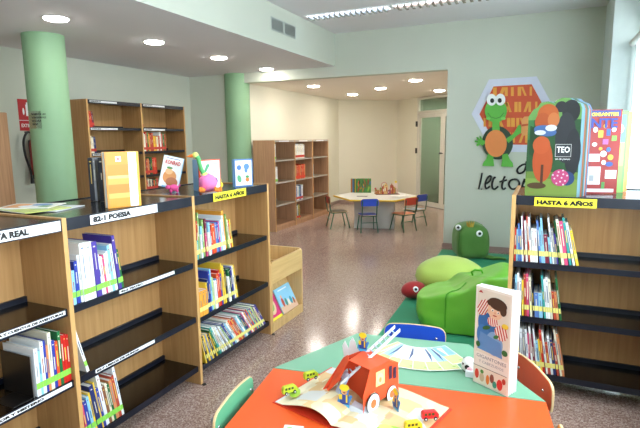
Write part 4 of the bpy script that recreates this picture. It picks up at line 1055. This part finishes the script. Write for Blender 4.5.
wl('foot', [[(80, 270), (100, 272), (99, 288), (102, 314), (60, 314), (64, 302), (74, 290)]], wt, .031, .006, GT)
wl('foot', [[(130, 272), (148, 268), (156, 288), (166, 300), (168, 314), (126, 314), (130, 290)]], wt, .031, .006, GT)
wl('belly', [WE(108, 234, 38, 47)], wt, .0375, .004, mat('#E58A4A', .5))
wl('neck', [[(96, 150), (120, 150), (122, 192), (96, 192)]], wt, .037, .003, GT)
hd_ = wl('head', [WE(108, 122, 38, 40)], wt, .038, .008, GT)
wl('cheeks', [WE(82, 148, 8, 5), WE(134, 148, 8, 5)], hd_, .0455, .001, mat('#7CC95C', .5))
for x in (94, 124):
    e_ = wl('eye', [WE(x, 84, 17, 20)], wt, .046, .004, mat('#F6F6F6', .4)); wl('iris', [WE(x + (2 if x < 100 else -2), 87, 7, 8)], e_, .050, .002, mat('#101012', .3))
def WP(cx, cy, d): x, z = WT(cx, cy); return (x, YT - d, z)
mth = MB(); mth.tube([WP(80, 128, .0465), WP(92, 143, .0465), WP(108, 148, .0465), WP(124, 143, .0465), WP(136, 128, .0465)], .003, 6); mth.build('mouth', mat('#2B5A22', .5), hd_)
wl('sandwich', [[(196, 152), (204, 142), (236, 140), (244, 148), (240, 200), (200, 206), (194, 196)]], wt, .038, .008, mat('#E7A05A', .5)); wl('sandwich_filling', [[(196, 168), (242, 162), (242, 168), (196, 175)]], wt, .0465, .001, mat('#C65A2A', .5))
for o in kids(wt): pass
tag(wt, 'green cartoon turtle wall sign on a white hexagon filled with painted books', 'wall sign')
def TX(cx, cy): return (-.918944 + 1.357528e-3 * cx + 5.97e-5 * cy, YT - .0135, 1.22477795 + 2.9e-5 * cx - 1.43889e-3 * cy)
def bez(P, n=8):
    out = []
    K = len(P)
    for i in range(K - 1):
        p0 = Vector(P[max(0, i - 1)]); p1 = Vector(P[i]); p2 = Vector(P[i + 1]); p3 = Vector(P[min(K - 1, i + 2)])
        for k in range(n):
            t = k / n; out.append(.5 * ((2 * p1) + (p2 - p0) * t + (2 * p0 - 5 * p1 + 4 * p2 - p3) * t * t + (3 * p1 - p0 - 3 * p2 + p3) * t ** 3))
    out.append(Vector(P[-1])); return out
LET = {'l': [[(112, 118), (95, 200), (80, 268)]], 'dot': [[(104, 266), (110, 268)]],
       'e': [[(150, 215), (185, 190), (196, 155), (182, 145), (155, 175), (140, 225), (150, 262), (185, 240)]],
       'c': [[(238, 165), (225, 160), (208, 200), (205, 245), (225, 268), (262, 240)]],
       't': [[(322, 148), (300, 205), (296, 250), (312, 266), (330, 252)], [(272, 200), (340, 182)]],
       'o': [[(400, 175), (370, 190), (358, 225), (385, 262), (425, 255), (452, 215), (435, 180), (400, 175)]],
       'r': [[(475, 245), (488, 200), (500, 170)], [(486, 215), (505, 185), (530, 185)]],
       'e_': [[(555, 215), (590, 190), (596, 165), (575, 165), (550, 200), (555, 250), (600, 245)]], 's': [[(660, 170), (630, 185), (655, 215), (655, 245), (620, 260)]],
       'J': [[(505, 40), (480, 45), (450, 65), (432, 95), (450, 122), (490, 105), (510, 60), (514, 20), (540, 18)]], 'o2': [[(560, 60), (545, 90), (570, 110), (595, 85), (580, 58), (560, 60)]],
       'v': [[(620, 55), (640, 108), (668, 50)]]}
lt = empty('wall_lettering', (0, 0, 0))
for k, st in LET.items():
    mb = MB()
    for s_ in st: mb.tube([TX(p.x, p.y) for p in bez([(a, b, 0) for a, b in s_])], .0125, 6)
    mb.build('letter', BLACK, lt)
tag(lt, 'black handwritten lettering on the wall below the turtle sign', 'wall lettering')

# ------------------------------------------------------------------ on top of the right bookcase
TT = 1.1928
def panel_book(name, o, d, w, h, t, cover, items, label, cat='book', page_c='#F2EFE8', group=None, poly=None, extra=None, lean=0, leanx=0):
    rz_ = math.atan2(d[1], d[0])
    r = empty(name, (o[0], o[1], o[2]), 0, (lean, leanx, rz_))
    pl = poly or rect(0, 0, w, h)
    MB().prism(pl, 0, .002, 1).build('front_cover', mat(cover, .35), r)
    MB().prism(pl, t - .002, t, 1).build('back_cover', mat(cover, .35), r)
    cx_ = sum(p[0] for p in pl) / len(pl); cz_ = sum(p[1] for p in pl) / len(pl)
    MB().prism([(cx_ + (p[0] - cx_) * .985, cz_ + (p[1] - cz_) * .99) for p in pl], .002, t - .002, 1).build('pages', mat(page_c, .7), r)
    if items: art('cover_art', items, r, Matrix.Identity(4), .00015)
    return tag(r, label, cat, group)
# tall cut-out book: rounded silhouette, fanned stiff pages
H_ = .548; Wd = .268
sil = [(.0, .0), (Wd, .0), (Wd, .49), (Wd - .01, .515), (.225, .53), (.205, .546), (.165, .548), (.14, .535), (.13, .52), (.10, .532), (.06, .526), (.045, .50), (.025, .49), (.012, .47), (0, .45)]
ti = [(rect(.0, .0, Wd, .10), '#86A24A'), (rect(.0, .10, Wd, .14), '#6F8F3F'), (rect(.0, .14, Wd, .43), '#2E5A34'), (rect(.0, .32, .03, .43), '#3F7A45'),
      ([(.012, .40), (.055, .38), (.07, .30), (.04, .22), (.012, .24)], '#244A2C'),
      # dark round tree on the right, orange bush tree at the left
      (ell(.215, .475, .045, .062, 20), '#26282C'), (ell(.195, .33, .052, .14, 20), '#33353B'), (ell(.235, .25, .04, .13, 20), '#2C2E34'), (ell(.165, .50, .03, .03), '#2A2C30'),
      (ell(.10, .455, .055, .062, 22), '#C2602C'), (ell(.075, .42, .04, .05), '#B5562A'), (ell(.13, .43, .03, .04), '#D07A44'),
      (ell(.085, .20, .052, .12, 22), '#C5572B'), (ell(.075, .29, .045, .05), '#CC5E30'), (rect(.078, .06, .092, .18), '#5A3524'),
      (ell(.09, .37, .06, .03, 16, -.2), '#4A6EA8'), (ell(.12, .385, .03, .018, 12), '#DDE2EA'), (ell(.065, .36, .03, .014, 12), '#DDE2EA'),
      (ell(.06, .06, .05, .018), '#5A4028'),
      (ell(.215, .105, .038, .040, 16), '#2E4A7A'), (ell(.180, .108, .045, .047, 24), '#D14C83')]
for k in range(12):
    a = k * 2.4; q = .008 + .0095 * (k ** .55)
    ti.append((ell(.180 + q * math.cos(a) * 1.0, .108 + q * math.sin(a), .0048, .0048, 10), '#F2E4EC'))
ti += [(rect(.148, .225, .228, .295), '#F4F4F0'), (rect(.150, .227, .226, .293), '#3A4046'), (rect(.02, .02, .05, .021), '#C23A3A')]
tp_ = empty('tall_cut_out_book', (-.100, 3.108, TT + .0014), math.atan2(-.012, .26))
MB().prism(sil, 0, .004, 1).build('front_cover', mat('#5F8A48', .35), tp_)
ti = [(p, lighter(c, .84)) for p, c in ti]
art('cover_art', ti, tp_, Matrix.Identity(4), .00012)
text('lettering', 'TEO', .066, .034, Matrix.Translation((.155, -.0046, .248)), mat('#F8F8F8', .4), tp_, .0005, .02)
text('lettering', 'va de paseo', .074, .014, Matrix.Translation((.150, -.0046, .205)), mat('#F0F0F0', .4), tp_, .0004, .0, .2)
fan = ['#7FA4B4', '#6E9AAC', '#A05A34', '#8A6238', '#3F5A4A', '#5A86A0', '#B0A078', '#9A3A30', '#4A6A8A', '#2F3A5A']
for k in range(10):
    mb = MB(); mb.M = Matrix.Translation((.004 + .0058 * (k + 1), .008 + .006 * k, 0)) @ Matrix.Rotation(math.radians(1.6 * (k + 1)), 4, 'Z')
    s2 = [(x * (1 + .004 * (k % 3)), z * (1 - .006 * (k % 4))) for x, z in sil]
    mb.prism(s2, 0, .0025, 1); mb.build('stiff_page', mat(fan[k], .4), tp_)
tag(tp_, 'tall cut-out board book with TEO on its cover, standing on the right bookcase', 'book')
# tall red comic annual behind it
ri = [(rect(0, 0, .21, .49), '#A01816'), (rect(.01, .45, .20, .485), '#2E3E8E'), (rect(.02, .055, .10, .16), '#E8E8EC'), (rect(.03, .075, .06, .11), '#9AA0A8'), (rect(.012, .19, .09, .235), '#DADCE4'), (rect(.13, .09, .2, .14), '#E4E4EA'), (rect(.02, .01, .19, .03), '#E9E4EC'),
      (rect(.07, .33, .10, .37), '#E8C832'), (rect(.12, .34, .145, .38), '#2F57B0'), (rect(.155, .31, .185, .34), '#7FC04A'), (rect(.1, .29, .135, .32), '#B05AA8'), (ell(.05, .375, .014, .016), '#F2F2F2'), (ell(.11, .395, .012, .012), '#F0C040'), (ell(.165, .375, .014, .014), '#F4F4F4'),
      (ell(.11, .235, .02, .018), '#F4F2EA'), (ell(.14, .26, .014, .014), '#3A6AC0'), (ell(.155, .215, .018, .016), '#E8C030'), (ell(.09, .265, .012, .010), '#F0A030'), (ell(.15, .175, .024, .014), '#2E4FA0'), (ell(.115, .185, .014, .014), '#F2F2F2'), (ell(.05, .29, .016, .012), '#E8E4DC'), (rect(.11, .03, .13, .07), '#5A9A4A')]
ri = [([(x * .86, z) for x, z in p], lighter(c, .86)) for p, c in ri]
rc = panel_book('red_comic_book', (.215, 3.33, TT + .0006), (.212, .05), .18, .48, .012, '#C42824', ri, 'tall red comic album with NTE in blue and yellow, beside the TEO book')
text('lettering', 'NTE', .14, .055, Matrix.Translation((.018, -.004, .385)), mat('#1F2F80', .4), rc, .0006, .03)
text('lettering', 'GIGANTES', .145, .020, Matrix.Translation((.015, -.0045, .453)), mat('#F0C62C', .4), rc, .0006, .03)
gi = [(rect(0, .0, .10, .16), '#6FA045'), (rect(0, .16, .10, .3), '#A9C25A'), (rect(0, .3, .10, .46), '#4F9AC0'), (ell(.05, .25, .03, .03), '#E8C040'), (ell(.06, .38, .03, .03), '#E9EDF0')]
panel_book('green_picture_book', (.335, 3.43, TT + .0006), (.10, .05), .115, .485, .01, '#5E9A48', gi, 'narrow green picture book behind the red comic on the right bookcase')
panel_book('orange_picture_book', (.40, 3.50, TT + .0006), (.10, .05), .07, .48, .01, '#D98A4A', None, 'narrow orange-backed book behind the green one on the right bookcase')

# ------------------------------------------------------------------ on top of the left run
# loose magazines, near left
for i, (x, y, rz_, w_, d_, c, its, lb) in enumerate((
    (-2.33, 1.72, .25, .30, .22, '#D9DDE2', [(rect(-.1, -.06, .08, .08), '#9AA7B8'), (ell(.05, 0, .05, .03), '#E6E6EA')], 'white and grey magazine under the others on the near left bookcase'),
    (-2.36, 1.66, -.12, .34, .23, '#BFC66A', [(rect(-.14, -.09, .0, .09), '#C9CBB0'), (ell(.06, .02, .06, .05), '#7FA84A')], 'yellow-green magazine in the middle of the small pile on the left'),
    (-2.40, 1.70, .45, .26, .19, '#E8E4DC', [(rect(-.11, -.08, -.02, .07), '#D9924E'), (ell(.04, .03, .05, .04), '#4A7FB8'), (ell(-.02, -.03, .03, .03), '#E9EEF2'), (rect(.06, -.07, .11, -.01), '#6A9A5A')], 'picture magazine with blue and orange cover topmost of the left pile'))):
    o = MB().box(-w_ / 2, w_ / 2, -d_ / 2, d_ / 2, 0, .004).build('magazine', mat(c, .35), None, (x, y, TT + .001 + .0052 * i), (0, 0, rz_))
    MB().box(-w_ / 2 + .002, w_ / 2 - .002, -d_ / 2 - .0006, -d_ / 2, .0006, .0034).build('pages', WHITE, o)
    art('cover_art', its, o, Matrix.Translation((0, 0, .004)) @ Matrix.Rotation(-PI / 2, 4, 'X'), .0001)
    tag(o, lb, 'magazine', 'loose magazines on the left bookcase')
# black volumes
for k in range(4):
    o = (-2.36 + .034 * k, 2.03 + .004 * k, TT + .0006)
    rz_ = math.radians(40 - 2 * k); c = ['#14161C', '#8FA0B0', '#16181E', '#121419'][k]
    b = place_book(Vector(o), rz_, 0, (.026, .012, .03, .03)[k], .245, .15, 0, {'#8FA0B0': '#8D8F96'}.get(c, '#1C1E2E'), None,
                   ['black case standing first from the left on the left bookcase top', 'thin grey volume standing between black cases on the bookcase top', 'thick black case standing third from the left on the bookcase top', 'black case standing nearest the yellow book on the bookcase top'][k], 'black volumes on the bookcase top', 0, True)
yi = [(rect(0, .0, .215, .285), '#E89A24')]
for k, (a, b, c) in enumerate(((.0, .05, '#DE9420'), (.05, .075, '#E8B050'), (.075, .12, '#D67E10'), (.12, .15, '#E2A23C'), (.15, .165, '#ECC070'), (.165, .22, '#DA8408'), (.22, .285, '#DE9018'))): yi.append((rect(.012, a, .145, b), c))
yi += [(rect(.145, .003, .198, .282), '#F1F1F2'), (rect(.147, .003, .149, .282), '#D6D8DC'), (rect(.198, .0, .215, .285), '#E0A01C'), (rect(.065, .235, .10, .262), '#F4E4D4'), (ell(.082, .249, .008, .008), '#C66A6A'), (rect(0, 0, .012, .285), '#DB8A1C')]
yi = [([(x * .80, z) for x, z in p], c) for p, c in yi]
panel_book('yellow_book', (-2.003, 1.825, TT + .0006), (.080, .185), .172, .285, .04, '#E8A02A', yi, 'large yellow book with a white stripe standing on the left bookcase')
# title book leaning, pink crochet toy, pink bird, shape books
ii = [(rect(0, 0, .13, .26), '#F1EFEA'), (rect(.02, .24, .11, .247), '#5A6A9A'), (ell(.06, .09, .045, .06, 16), '#D98A3A'), (ell(.08, .05, .04, .04), '#B5622A'), (ell(.05, .135, .025, .025), '#E8B070'), (rect(.02, .0, .11, .012), '#6FB0D8'), (ell(.05, .165, .02, .01), '#4B8A3A')]
ii = [([(x, z * .82) for x, z in p], c) for p, c in ii]
ib = panel_book('leaning_storybook', (-2.385, 2.61, TT + .036), (.66, .75), .135, .215, .02, '#8FC4E0', ii, 'white storybook with red title, tilted to the right on the far left bookcase', leanx=math.radians(14))
text('lettering', 'KONRAD', .10, .03, Matrix.Translation((.015, -.003, .158)), mat('#C8322C', .4), ib, .0005, .03)
def knit(name, h): return mat(h, .85, var=.12, scale=120, bump=.6)
PK = knit('k', '#E0508E'); PK2 = knit('k', '#F27FB8'); ORK = knit('k', '#F0832E')
pg_ = empty('pink_crochet_toy', (-2.21, 2.56, TT + .0006), math.radians(45)); pg_.scale = (.72, .72, .72)
MB().ball((0, 0, .045), (.042, .03, .03)).build('body', PK, pg_)
for sx in (-1, 1):
    for sy in (-1, 1): MB().ball((sx * .028, sy * .016, .016), (.013, .013, .016), 12, 8).build('leg', PK, pg_)
MB().ball((-.05, 0, .052), (.022, .022, .020)).build('head', PK, pg_); MB().tube([(.04, 0, .05), (.055, 0, .062), (.05, 0, .075)], .006).build('tail', PK, pg_)
tag(pg_, 'small pink crocheted animal lying beside the leaning storybook', 'toy')
bd = empty('pink_bird_toy', (-1.995, 2.64, TT + .0065), math.radians(35)); bd.scale = (.95, .95, .95)
nb = MB().ball((0, 0, .062), (.062, .055, .062), 28, 18).build('body', PK2, bd)
for v in nb.data.vertices: v.co += v.normal * .004 * math.sin(v.co.x * 220) * math.sin(v.co.z * 220) 
flatten(nb, .002)
GK = knit('k', '#5FAE6A'); YK = knit('k', '#D8E07A')
MB().tube([(-.02, 0, .115), (-.04, .0, .15), (-.05, .0, .19), (-.055, .0, .225), (-.07, 0, .245)], [.017, .015, .014, .015, .017], 12).build('neck', GK, bd)
MB().tube([(-.018, 0, .112), (-.024, 0, .128)], [.026, .020], 12).build('collar', YK, bd)
hd_ = MB().ball((-.075, 0, .25), (.022, .020, .020)).build('head', YK, bd)
MB().lathe([(.013, 0), (.010, .02), (.001, .045)], 12).build('beak', ORK, bd, (-.09, 0, .247), (0, -PI / 2 - .15, 0))
for s in (-1, 1):
    f_ = MB().ball((.012 + s * .052, -.052, .016), (.024, .026, .016)).ball((.022 + s * .062, -.066, .022), (.010, .010, .018)).ball((.0 + s * .05, -.07, .022), (.009, .01, .018)).build('foot', ORK, bd)
tag(bd, 'pink knitted bird toy with green neck and orange feet on the far left bookcase', 'toy')
si = [(rect(.008, .008, .182, .202), '#EDEDF2'), ([(.03, .12), (.045, .115), (.09, .17), (.08, .185), (.06, .175)], '#4C9A6A'), (rect(.115, .125, .16, .185), '#A9C4D4'), (rect(.12, .13, .155, .18), '#C9D8E0'), (ell(.135, .06, .026, .028), '#4B2A7A'), (ell(.135, .06, .012, .014), '#C22A5A'), (ell(.05, .05, .018, .024, 16), '#D0407A')]
sb = empty('open_shape_book', (-2.06, 2.645, TT + .0006), math.atan2(.19, .028))
MB().box(0, .19, 0, .006, 0, .21).build('right_board', mat('#E0582E', .35), sb); art('cover_art', si, sb, Matrix.Identity(4), .00015)
lb_ = MB(); lb_.M = Matrix.Rotation(math.radians(62), 4, 'Z'); lb_.box(.007, .15, .0, .006, 0, .21); lo_ = lb_.build('left_board', mat('#6FA8DC', .35), sb)
MB().box(-.006, .0, -.002, .008, 0, .21).build('spine', mat('#E0582E', .35), sb)
tag(sb, 'open board book with shapes on a white page behind the pink bird', 'book')
vi = [(rect(.008, .010, .15, .19), '#E2E4EC'), (ell(.04, .14, .022, .02, 6), '#3465B8'), (ell(.105, .145, .026, .024, 7), '#4A7CC8'), (ell(.10, .12, .014, .02), '#4A7CC8'), (ell(.04, .06, .018, .028, 16, .3), '#4C9A6A'), (ell(.11, .05, .018, .016), '#D8762E'), (ell(.11, .072, .016, .010), '#3E8A4A')]
panel_book('shape_card_book', (-2.02, 2.985, TT + .0006), (.06, .15), .16, .20, .028, '#3F6CA8', vi, 'square board book with blue shapes, standing last on the far left bookcase', page_c='#7FB4DC')
yt = empty('yellow_bird_toy', (-2.09, 2.90, TT + .0006), .4)
MB().ball((0, 0, .024), (.024, .02, .024)).build('body', knit('k', '#E9D23A'), yt); MB().ball((0, -.004, .056), (.014, .014, .014)).build('head', knit('k', '#E9D23A'), yt)
MB().lathe([(.006, 0), (.001, .016)], 8).build('beak', ORK, yt, (0, -.016, .056), (PI / 2, 0, 0))
tag(yt, 'tiny yellow knitted toy between the two board books', 'toy')

# ------------------------------------------------------------------ book bin at the end of the left run
bn = empty('book_bin', (XL, 3.283, 0), R90)   # local x along the run, y into the unit
L_ = .552; Dp = .42
sidep = [(0, 0), (Dp, 0), (Dp, .585), (.03, .585), (.012, .58), (.004, .565), (0, .55)]
for x in (.0, L_ - .018):
    MB().prism(sidep, x, x + .018, 0).build('side_panel', [LIGHT_WOOD], bn, bevel=.002)
MB().box(.018, L_ - .018, Dp - .018, Dp, 0, .585).build('back_panel', LIGHT_WOOD, bn)
q = MB(); q.prism([(.0, .578), (.018, .578), (.018, .40), (.0, .40)], .018, L_ - .018, 0); q.build('front_panel', wood('pale_beech_grain_long', '#C79F66', '#DDB97F', axis='X'), bn, bevel=.002)
MB().box(.018, L_ - .018, .018, Dp - .018, .40, .412).build('bin_floor', LIGHT_WOOD, bn)
MB().box(L_ * .48, L_ * .48 + .012, .018, Dp - .018, .412, .53).build('divider', LIGHT_WOOD, bn)
MB().box(.018, L_ - .018, .002, .018, 0, .052).build('plinth', LIGHT_WOOD, bn)
MB().box(.018, L_ - .018, .0, .016, .053, .075).build('ledge', LIGHT_WOOD, bn)
q = MB(); q.prism([(.030, .056), (.040, .052), (.215, .395), (.205, .398)], .018, L_ - .018, 0); q.build('display_slope', LIGHT_WOOD, bn)
tag(bn, 'low wooden book bin with display slope at the end of the left run', 'book bin')
# books on the slope: lie along direction (y .175, z .343)
sl = math.atan2(.175, .343)
def slope_book(x, w_, h_, cover, items, label):
    P = Vector((XL, 3.283, 0)) + Matrix.Rotation(R90, 3, 'Z') @ Vector((x, .0205, .0765))
    r = empty('picture_book', P, 0, (0, 0, 0)); r.rotation_mode = 'QUATERNION'
    r.rotation_quaternion = (Matrix.Rotation(R90, 4, 'Z') @ Matrix.Rotation(-sl, 4, 'X')).to_quaternion()
    MB().box(0, w_, 0, .002, 0, h_).box(0, w_, .006, .008, 0, h_).build('cover', mat(cover, .3), r); MB().box(.002, w_ - .002, .002, .006, .002, h_ - .002).build('pages', PAGES, r)
    art('cover_art', items, r, Matrix.Identity(4), .00015)
    tag(r, label, 'book', 'picture books on the display slope')
slope_book(.024, .19, .25, '#D93A78', [(rect(0, 0, .19, .02), '#F0E23A'), (ell(.09, .11, .06, .07), '#E9C8A0'), (ell(.09, .11, .035, .04), '#8DB85A'), (ell(.08, .2, .03, .02), '#B02A5A')], 'pink picture book on the left of the display slope')
slope_book(.235, .27, .22, '#8FCBEA', [(rect(0, 0, .27, .06), '#E3B89A'), (ell(.06, .09, .02, .04), '#C8503A'), (ell(.11, .08, .018, .035), '#4B8A7A'), (ell(.15, .07, .018, .03), '#E8E0D0'), (ell(.19, .075, .018, .035), '#3A9AB0'), (ell(.23, .06, .014, .03), '#B05A3A'), (ell(.06, .14, .014, .014), '#E9B890'), (rect(.05, .19, .2, .2), '#E9F2F8')], 'light blue picture book on the right of the display slope')
for k, (x, c) in enumerate(((.06, '#D8702E'), (.10, '#C8442E'), (.15, '#E9C33A'))):
    P = Vector((XL, 3.283, 0)) + Matrix.Rotation(R90, 3, 'Z') @ Vector((x, .12, .4135))
    r = MB().box(0, .008, 0, .20, 0, .15).build('bin_book', mat(c, .35), None, tuple(P), (0, -.12, R90))
    MB().box(.0015, .0065, -.0006, 0, .003, .147).build('pages', PAGES, r)
    tag(r, '%s thin book standing inside the book bin' % ('dark orange', 'red', 'yellow')[k], 'book', 'books inside the book bin')

# ------------------------------------------------------------------ alcove table things
HZ = .5342
cols_ = ['#3C6A2E', '#C86A2A', '#2A6AA8', '#1E2A1E', '#C8922E', '#A83A24', '#2E8A3A', '#8AB03A', '#B8302A', '#2C5A28', '#4A9A3A', '#7A3A20']
its = []; R = random.Random(9)
for k in range(40):
    x = R.uniform(.01, .25); its.append((ell(min(.24, max(.02, x)), R.uniform(.04, .21), R.uniform(.006, .016), R.uniform(.02, .06), 10, R.uniform(-.4, .4)), R.choice(cols_)))
jb = empty('open_picture_book', (-3.27, 8.60, HZ + .0006), math.radians(17))
MB().box(.12, .38, 0, .006, 0, .265).build('right_board', mat('#3E7A34', .4), jb)
art('cover_art', [(p, c) for p, c in [([(x + .125, z + .005) for x, z in q], c) for q, c in its]], jb, Matrix.Identity(4), .0001)
ml = MB(); ml.M = Matrix.Translation((.118, 0, 0)) @ Matrix.Rotation(math.radians(-22), 4, 'Z'); ml.box(-.125, 0, 0, .006, 0, .26); lo2 = ml.build('left_board', mat('#4A6A2A', .4), jb)
art('cover_art', [(rect(.01, .005, .03, .25), '#C86A2A'), (rect(.035, .005, .06, .25), '#2A6AA8'), (rect(.065, .005, .08, .25), '#1E3A4E'), (rect(.085, .005, .10, .25), '#D8B23A'), (rect(.1, .005, .12, .25), '#2C7A38')], lo2, ml.M @ Matrix.Translation((-.125, 0, 0)), .0001)
tag(jb, 'open picture book with dark green jungle pages standing on the hexagonal table', 'book')
cs = empty('popup_castle', (-2.58, 8.62, HZ + .0006), math.radians(28))
MB().box(-.21, .21, -.12, .12, 0, .006).build('base_board', mat('#5A2E22', .5), cs)
R = random.Random(11); pc = ['#C9924E', '#B8523A', '#D8A05A', '#8FA04A', '#B8402E', '#E0B878', '#C8764A', '#A85A78']
for k in range(13):
    x = -.19 + .031 * k; y = R.uniform(-.09, .09); w_ = R.uniform(.022, .036); h_ = R.uniform(.09, .22) if 2 < k < 12 else R.uniform(.06, .10)
    m = MB().prism([(x - w_, .006), (x + w_, .006), (x + w_, h_ * .8), (x + w_ * .55, h_ * .8), (x, h_), (x - w_ * .55, h_ * .8), (x - w_, h_ * .8)], y, y + .002, 1).build('paper_tower', mat(pc[k % 8], .6), cs)
    art('printed_windows', [(rect(x - w_ * .5, h_ * .3, x - w_ * .1, h_ * .55), '#F2EEE4'), (rect(x + w_ * .2, h_ * .25, x + w_ * .6, h_ * .6), '#B83A2A'), (ell(x, h_ * .75, w_ * .3, w_ * .3), '#4E7A3A')], m, Matrix.Translation((0, y, 0)))
rg = MB()
rg.tube([(-.06 + .05 * math.cos(2 * PI * i / 20), -.06, .165 + .05 * math.sin(2 * PI * i / 20)) for i in range(20)], .005, 6, closed=True); rg.build('paper_wheel', mat('#B8686A', .6), cs)
MB().tube([(-.2, -.06, .006), (-.215, -.06, .1)], .003).ball((-.215, -.06, .105), .018).build('paper_tree', mat('#A8342A', .6), cs)
sm_ = MB().lathe([(.022, -.002), (.022, .002)], 16).build('paper_sun', mat('#F0D23A', .6), cs, (.165, .0, .215), (PI / 2, 0, 0))
MB().tube([(.165, .003, .0), (.165, .003, .2)], .002).build('paper_stem', mat('#E8D8C0', .6), cs)
MB().prism([(.13, .006), (.20, .006), (.20, .2), (.13, .19)], .03, .032, 1).build('paper_cliff', mat('#EED9D2', .6), cs)
tag(cs, 'colourful paper pop-up castle on the hexagonal table', 'pop-up toy')
op_ = MB(); op_.prism([(-.13, .02), (0, 0), (.13, .03), (.13, .034), (0, .006), (-.13, .024)], -.08, .08, 1)
ob = op_.build('open_booklet', mat('#EDEDE8', .5), None, (-2.26, 8.24, HZ + .0006), (0, 0, .5))
art('printed_lines', [(rect(-.11, -.05, -.02, -.045), '#9AA0A8'), (rect(-.11, -.02, -.02, -.015), '#9AA0A8')], ob, Matrix.Translation((0, 0, .0265)) @ Matrix.Rotation(-PI / 2, 4, 'X') @ Matrix.Identity(4))
tag(ob, 'white open booklet lying at the right of the hexagonal table', 'book')
fl = MB().box(-.09, .09, -.06, .06, 0, .002).build('leaflet', mat('#5A5450', .5), None, (-2.87, 8.12, HZ + .0006), (0, 0, .2))
art('printed_lines', [(rect(-.07, -.04, .07, -.03), '#C8C0B0')], fl, Matrix.Translation((0, 0, .002)) @ Matrix.Rotation(-PI / 2, 4, 'X')); tag(fl, 'dark flat leaflet lying in the middle of the hexagonal table', 'leaflet')

# ------------------------------------------------------------------ fire extinguisher, signs
fx = empty('fire_extinguisher', (XW + .10, 3.985, 1.10))
MB().lathe([(.0, 0), (.072, .0), (.078, .02), (.078, .40), (.06, .455), (.025, .48), (.025, .50)], 28).build('cylinder', mat('#A8141A', .3), fx)
MB().lathe([(.079, -.002), (.080, .03), (.079, .05)], 28).build('foot_ring', BLACK, fx)
MB().box(-.02, .02, -.03, .03, .50, .54).box(-.012, .012, -.13, .02, .535, .55).build('valve', BLACK, fx, bevel=.003)
MB().tube(bez([(0, -.03, .52), (0, -.10, .54), (0, -.155, .44), (0, -.15, .28), (0, -.115, .14), (0, -.095, .04)]), .013, 10).build('hose', BLACK, fx)
MB().lathe([(.014, 0), (.022, .10)], 12).build('nozzle', BLACK, fx, (0, -.095, .05), (PI, 0, 0))
MB().box(-.10, -.078, -.03, .03, .25, .45).build('bracket', STEEL, fx)
tag(fx, 'red fire extinguisher with black hose on the wall left of the green column', 'fire extinguisher')
sg = MB().box(XW, XW + .004, 3.87, 4.12, 1.66, 2.02).build('extinguisher_sign', mat('#B81820', .4)); 
Fs = Matrix(((0, -1, 0, XW + .004), (1, 0, 0, 3.87), (0, 0, 1, 1.66), (0, 0, 0, 1)))
art('sign_print', [(rect(0, .115, .25, .122), '#F0F0F0'), (rect(.09, .17, .14, .30), '#F2F2F2'), (rect(.10, .30, .13, .325), '#F2F2F2'), ([(.14, .325), (.15, .325), (.18, .26), (.17, .18), (.16, .18), (.168, .26)], '#F2F2F2'), (ell(.06, .22, .012, .04), '#F2F2F2')], sg, Fs, .0004)
text('lettering', 'EXTINTOR', .21, .04, Fs @ Matrix.Translation((.02, -.001, .04)), mat('#F2F2F2', .4), sg)
tag(sg, 'red extinguisher sign on the wall at the upper left', 'sign')
# text sticker wrapped on the column
st_ = MB(); n = 10; a0, a1 = math.radians(-118), math.radians(-62); rc_ = .1932
st_.add([((rc_ + dz) * math.cos(a0 + (a1 - a0) * i / n), (rc_ + dz) * math.sin(a0 + (a1 - a0) * i / n), z) for i in range(n + 1) for z in (0, .17) for dz in (0, .001)],
        [f for i in range(n) for f in ((4 * i, 4 * i + 4, 4 * i + 6, 4 * i + 2), (4 * i + 1, 4 * i + 3, 4 * i + 7, 4 * i + 5), (4 * i, 4 * i + 1, 4 * i + 5, 4 * i + 4), (4 * i + 2, 4 * i + 6, 4 * i + 7, 4 * i + 3))])
so = st_.build('column_notice', glass('clear_sticker', '#EAF2EA', .25, .15), None, (-4.615, 3.56, 1.66))
for li, (s_, w0) in enumerate((('PROHIBIDO EL USO', 1), ('DE TELEFONOS MOVILES', 1), ('EN LA SALA', .7), ('GRACIAS', .45))):
    F0 = Matrix.Identity(4); t_ = text('lettering', s_, .15 * w0, .018, F0, BLACK, so, .0006, .02)
    for v in t_.data.vertices:
        a = math.radians(-93) + v.co.x / rc_; rr_ = rc_ + .0012 - v.co.y; v.co = Vector((rr_ * math.cos(a), rr_ * math.sin(a), .13 - .032 * li + v.co.z))
tag(so, 'clear sticker with black printed text on the near green column', 'notice')
# ------------------------------------------------------------------ world and view
w = bpy.data.worlds.new('sky'); sc.world = w; w.use_nodes = True
bg = w.node_tree.nodes['Background']; bg.inputs[0].default_value = hexc('#EEF3FA'); bg.inputs[1].default_value = 9.5
for i, (a, b) in enumerate(WIN):
    ld = bpy.data.lights.new('daylight', 'AREA'); ld.shape = 'RECTANGLE'; ld.size = 1.65; ld.size_y = b - a - .12
    ld.cycles.is_portal = True
    lo = bpy.data.objects.new('daylight', ld); COL.objects.link(lo); lo.location = (XR + .15, (a + b) / 2, 1.735); lo.rotation_euler = (0, PI / 2, 0)
sc.view_settings.view_transform = 'Standard'; sc.view_settings.look = 'None'; sc.view_settings.gamma = 1
sc.view_settings.use_curve_mapping = False; sc.view_settings.exposure = 0.6
try:
    sc.cycles.use_denoising = True; sc.cycles.sample_clamp_indirect = 6
except Exception: pass
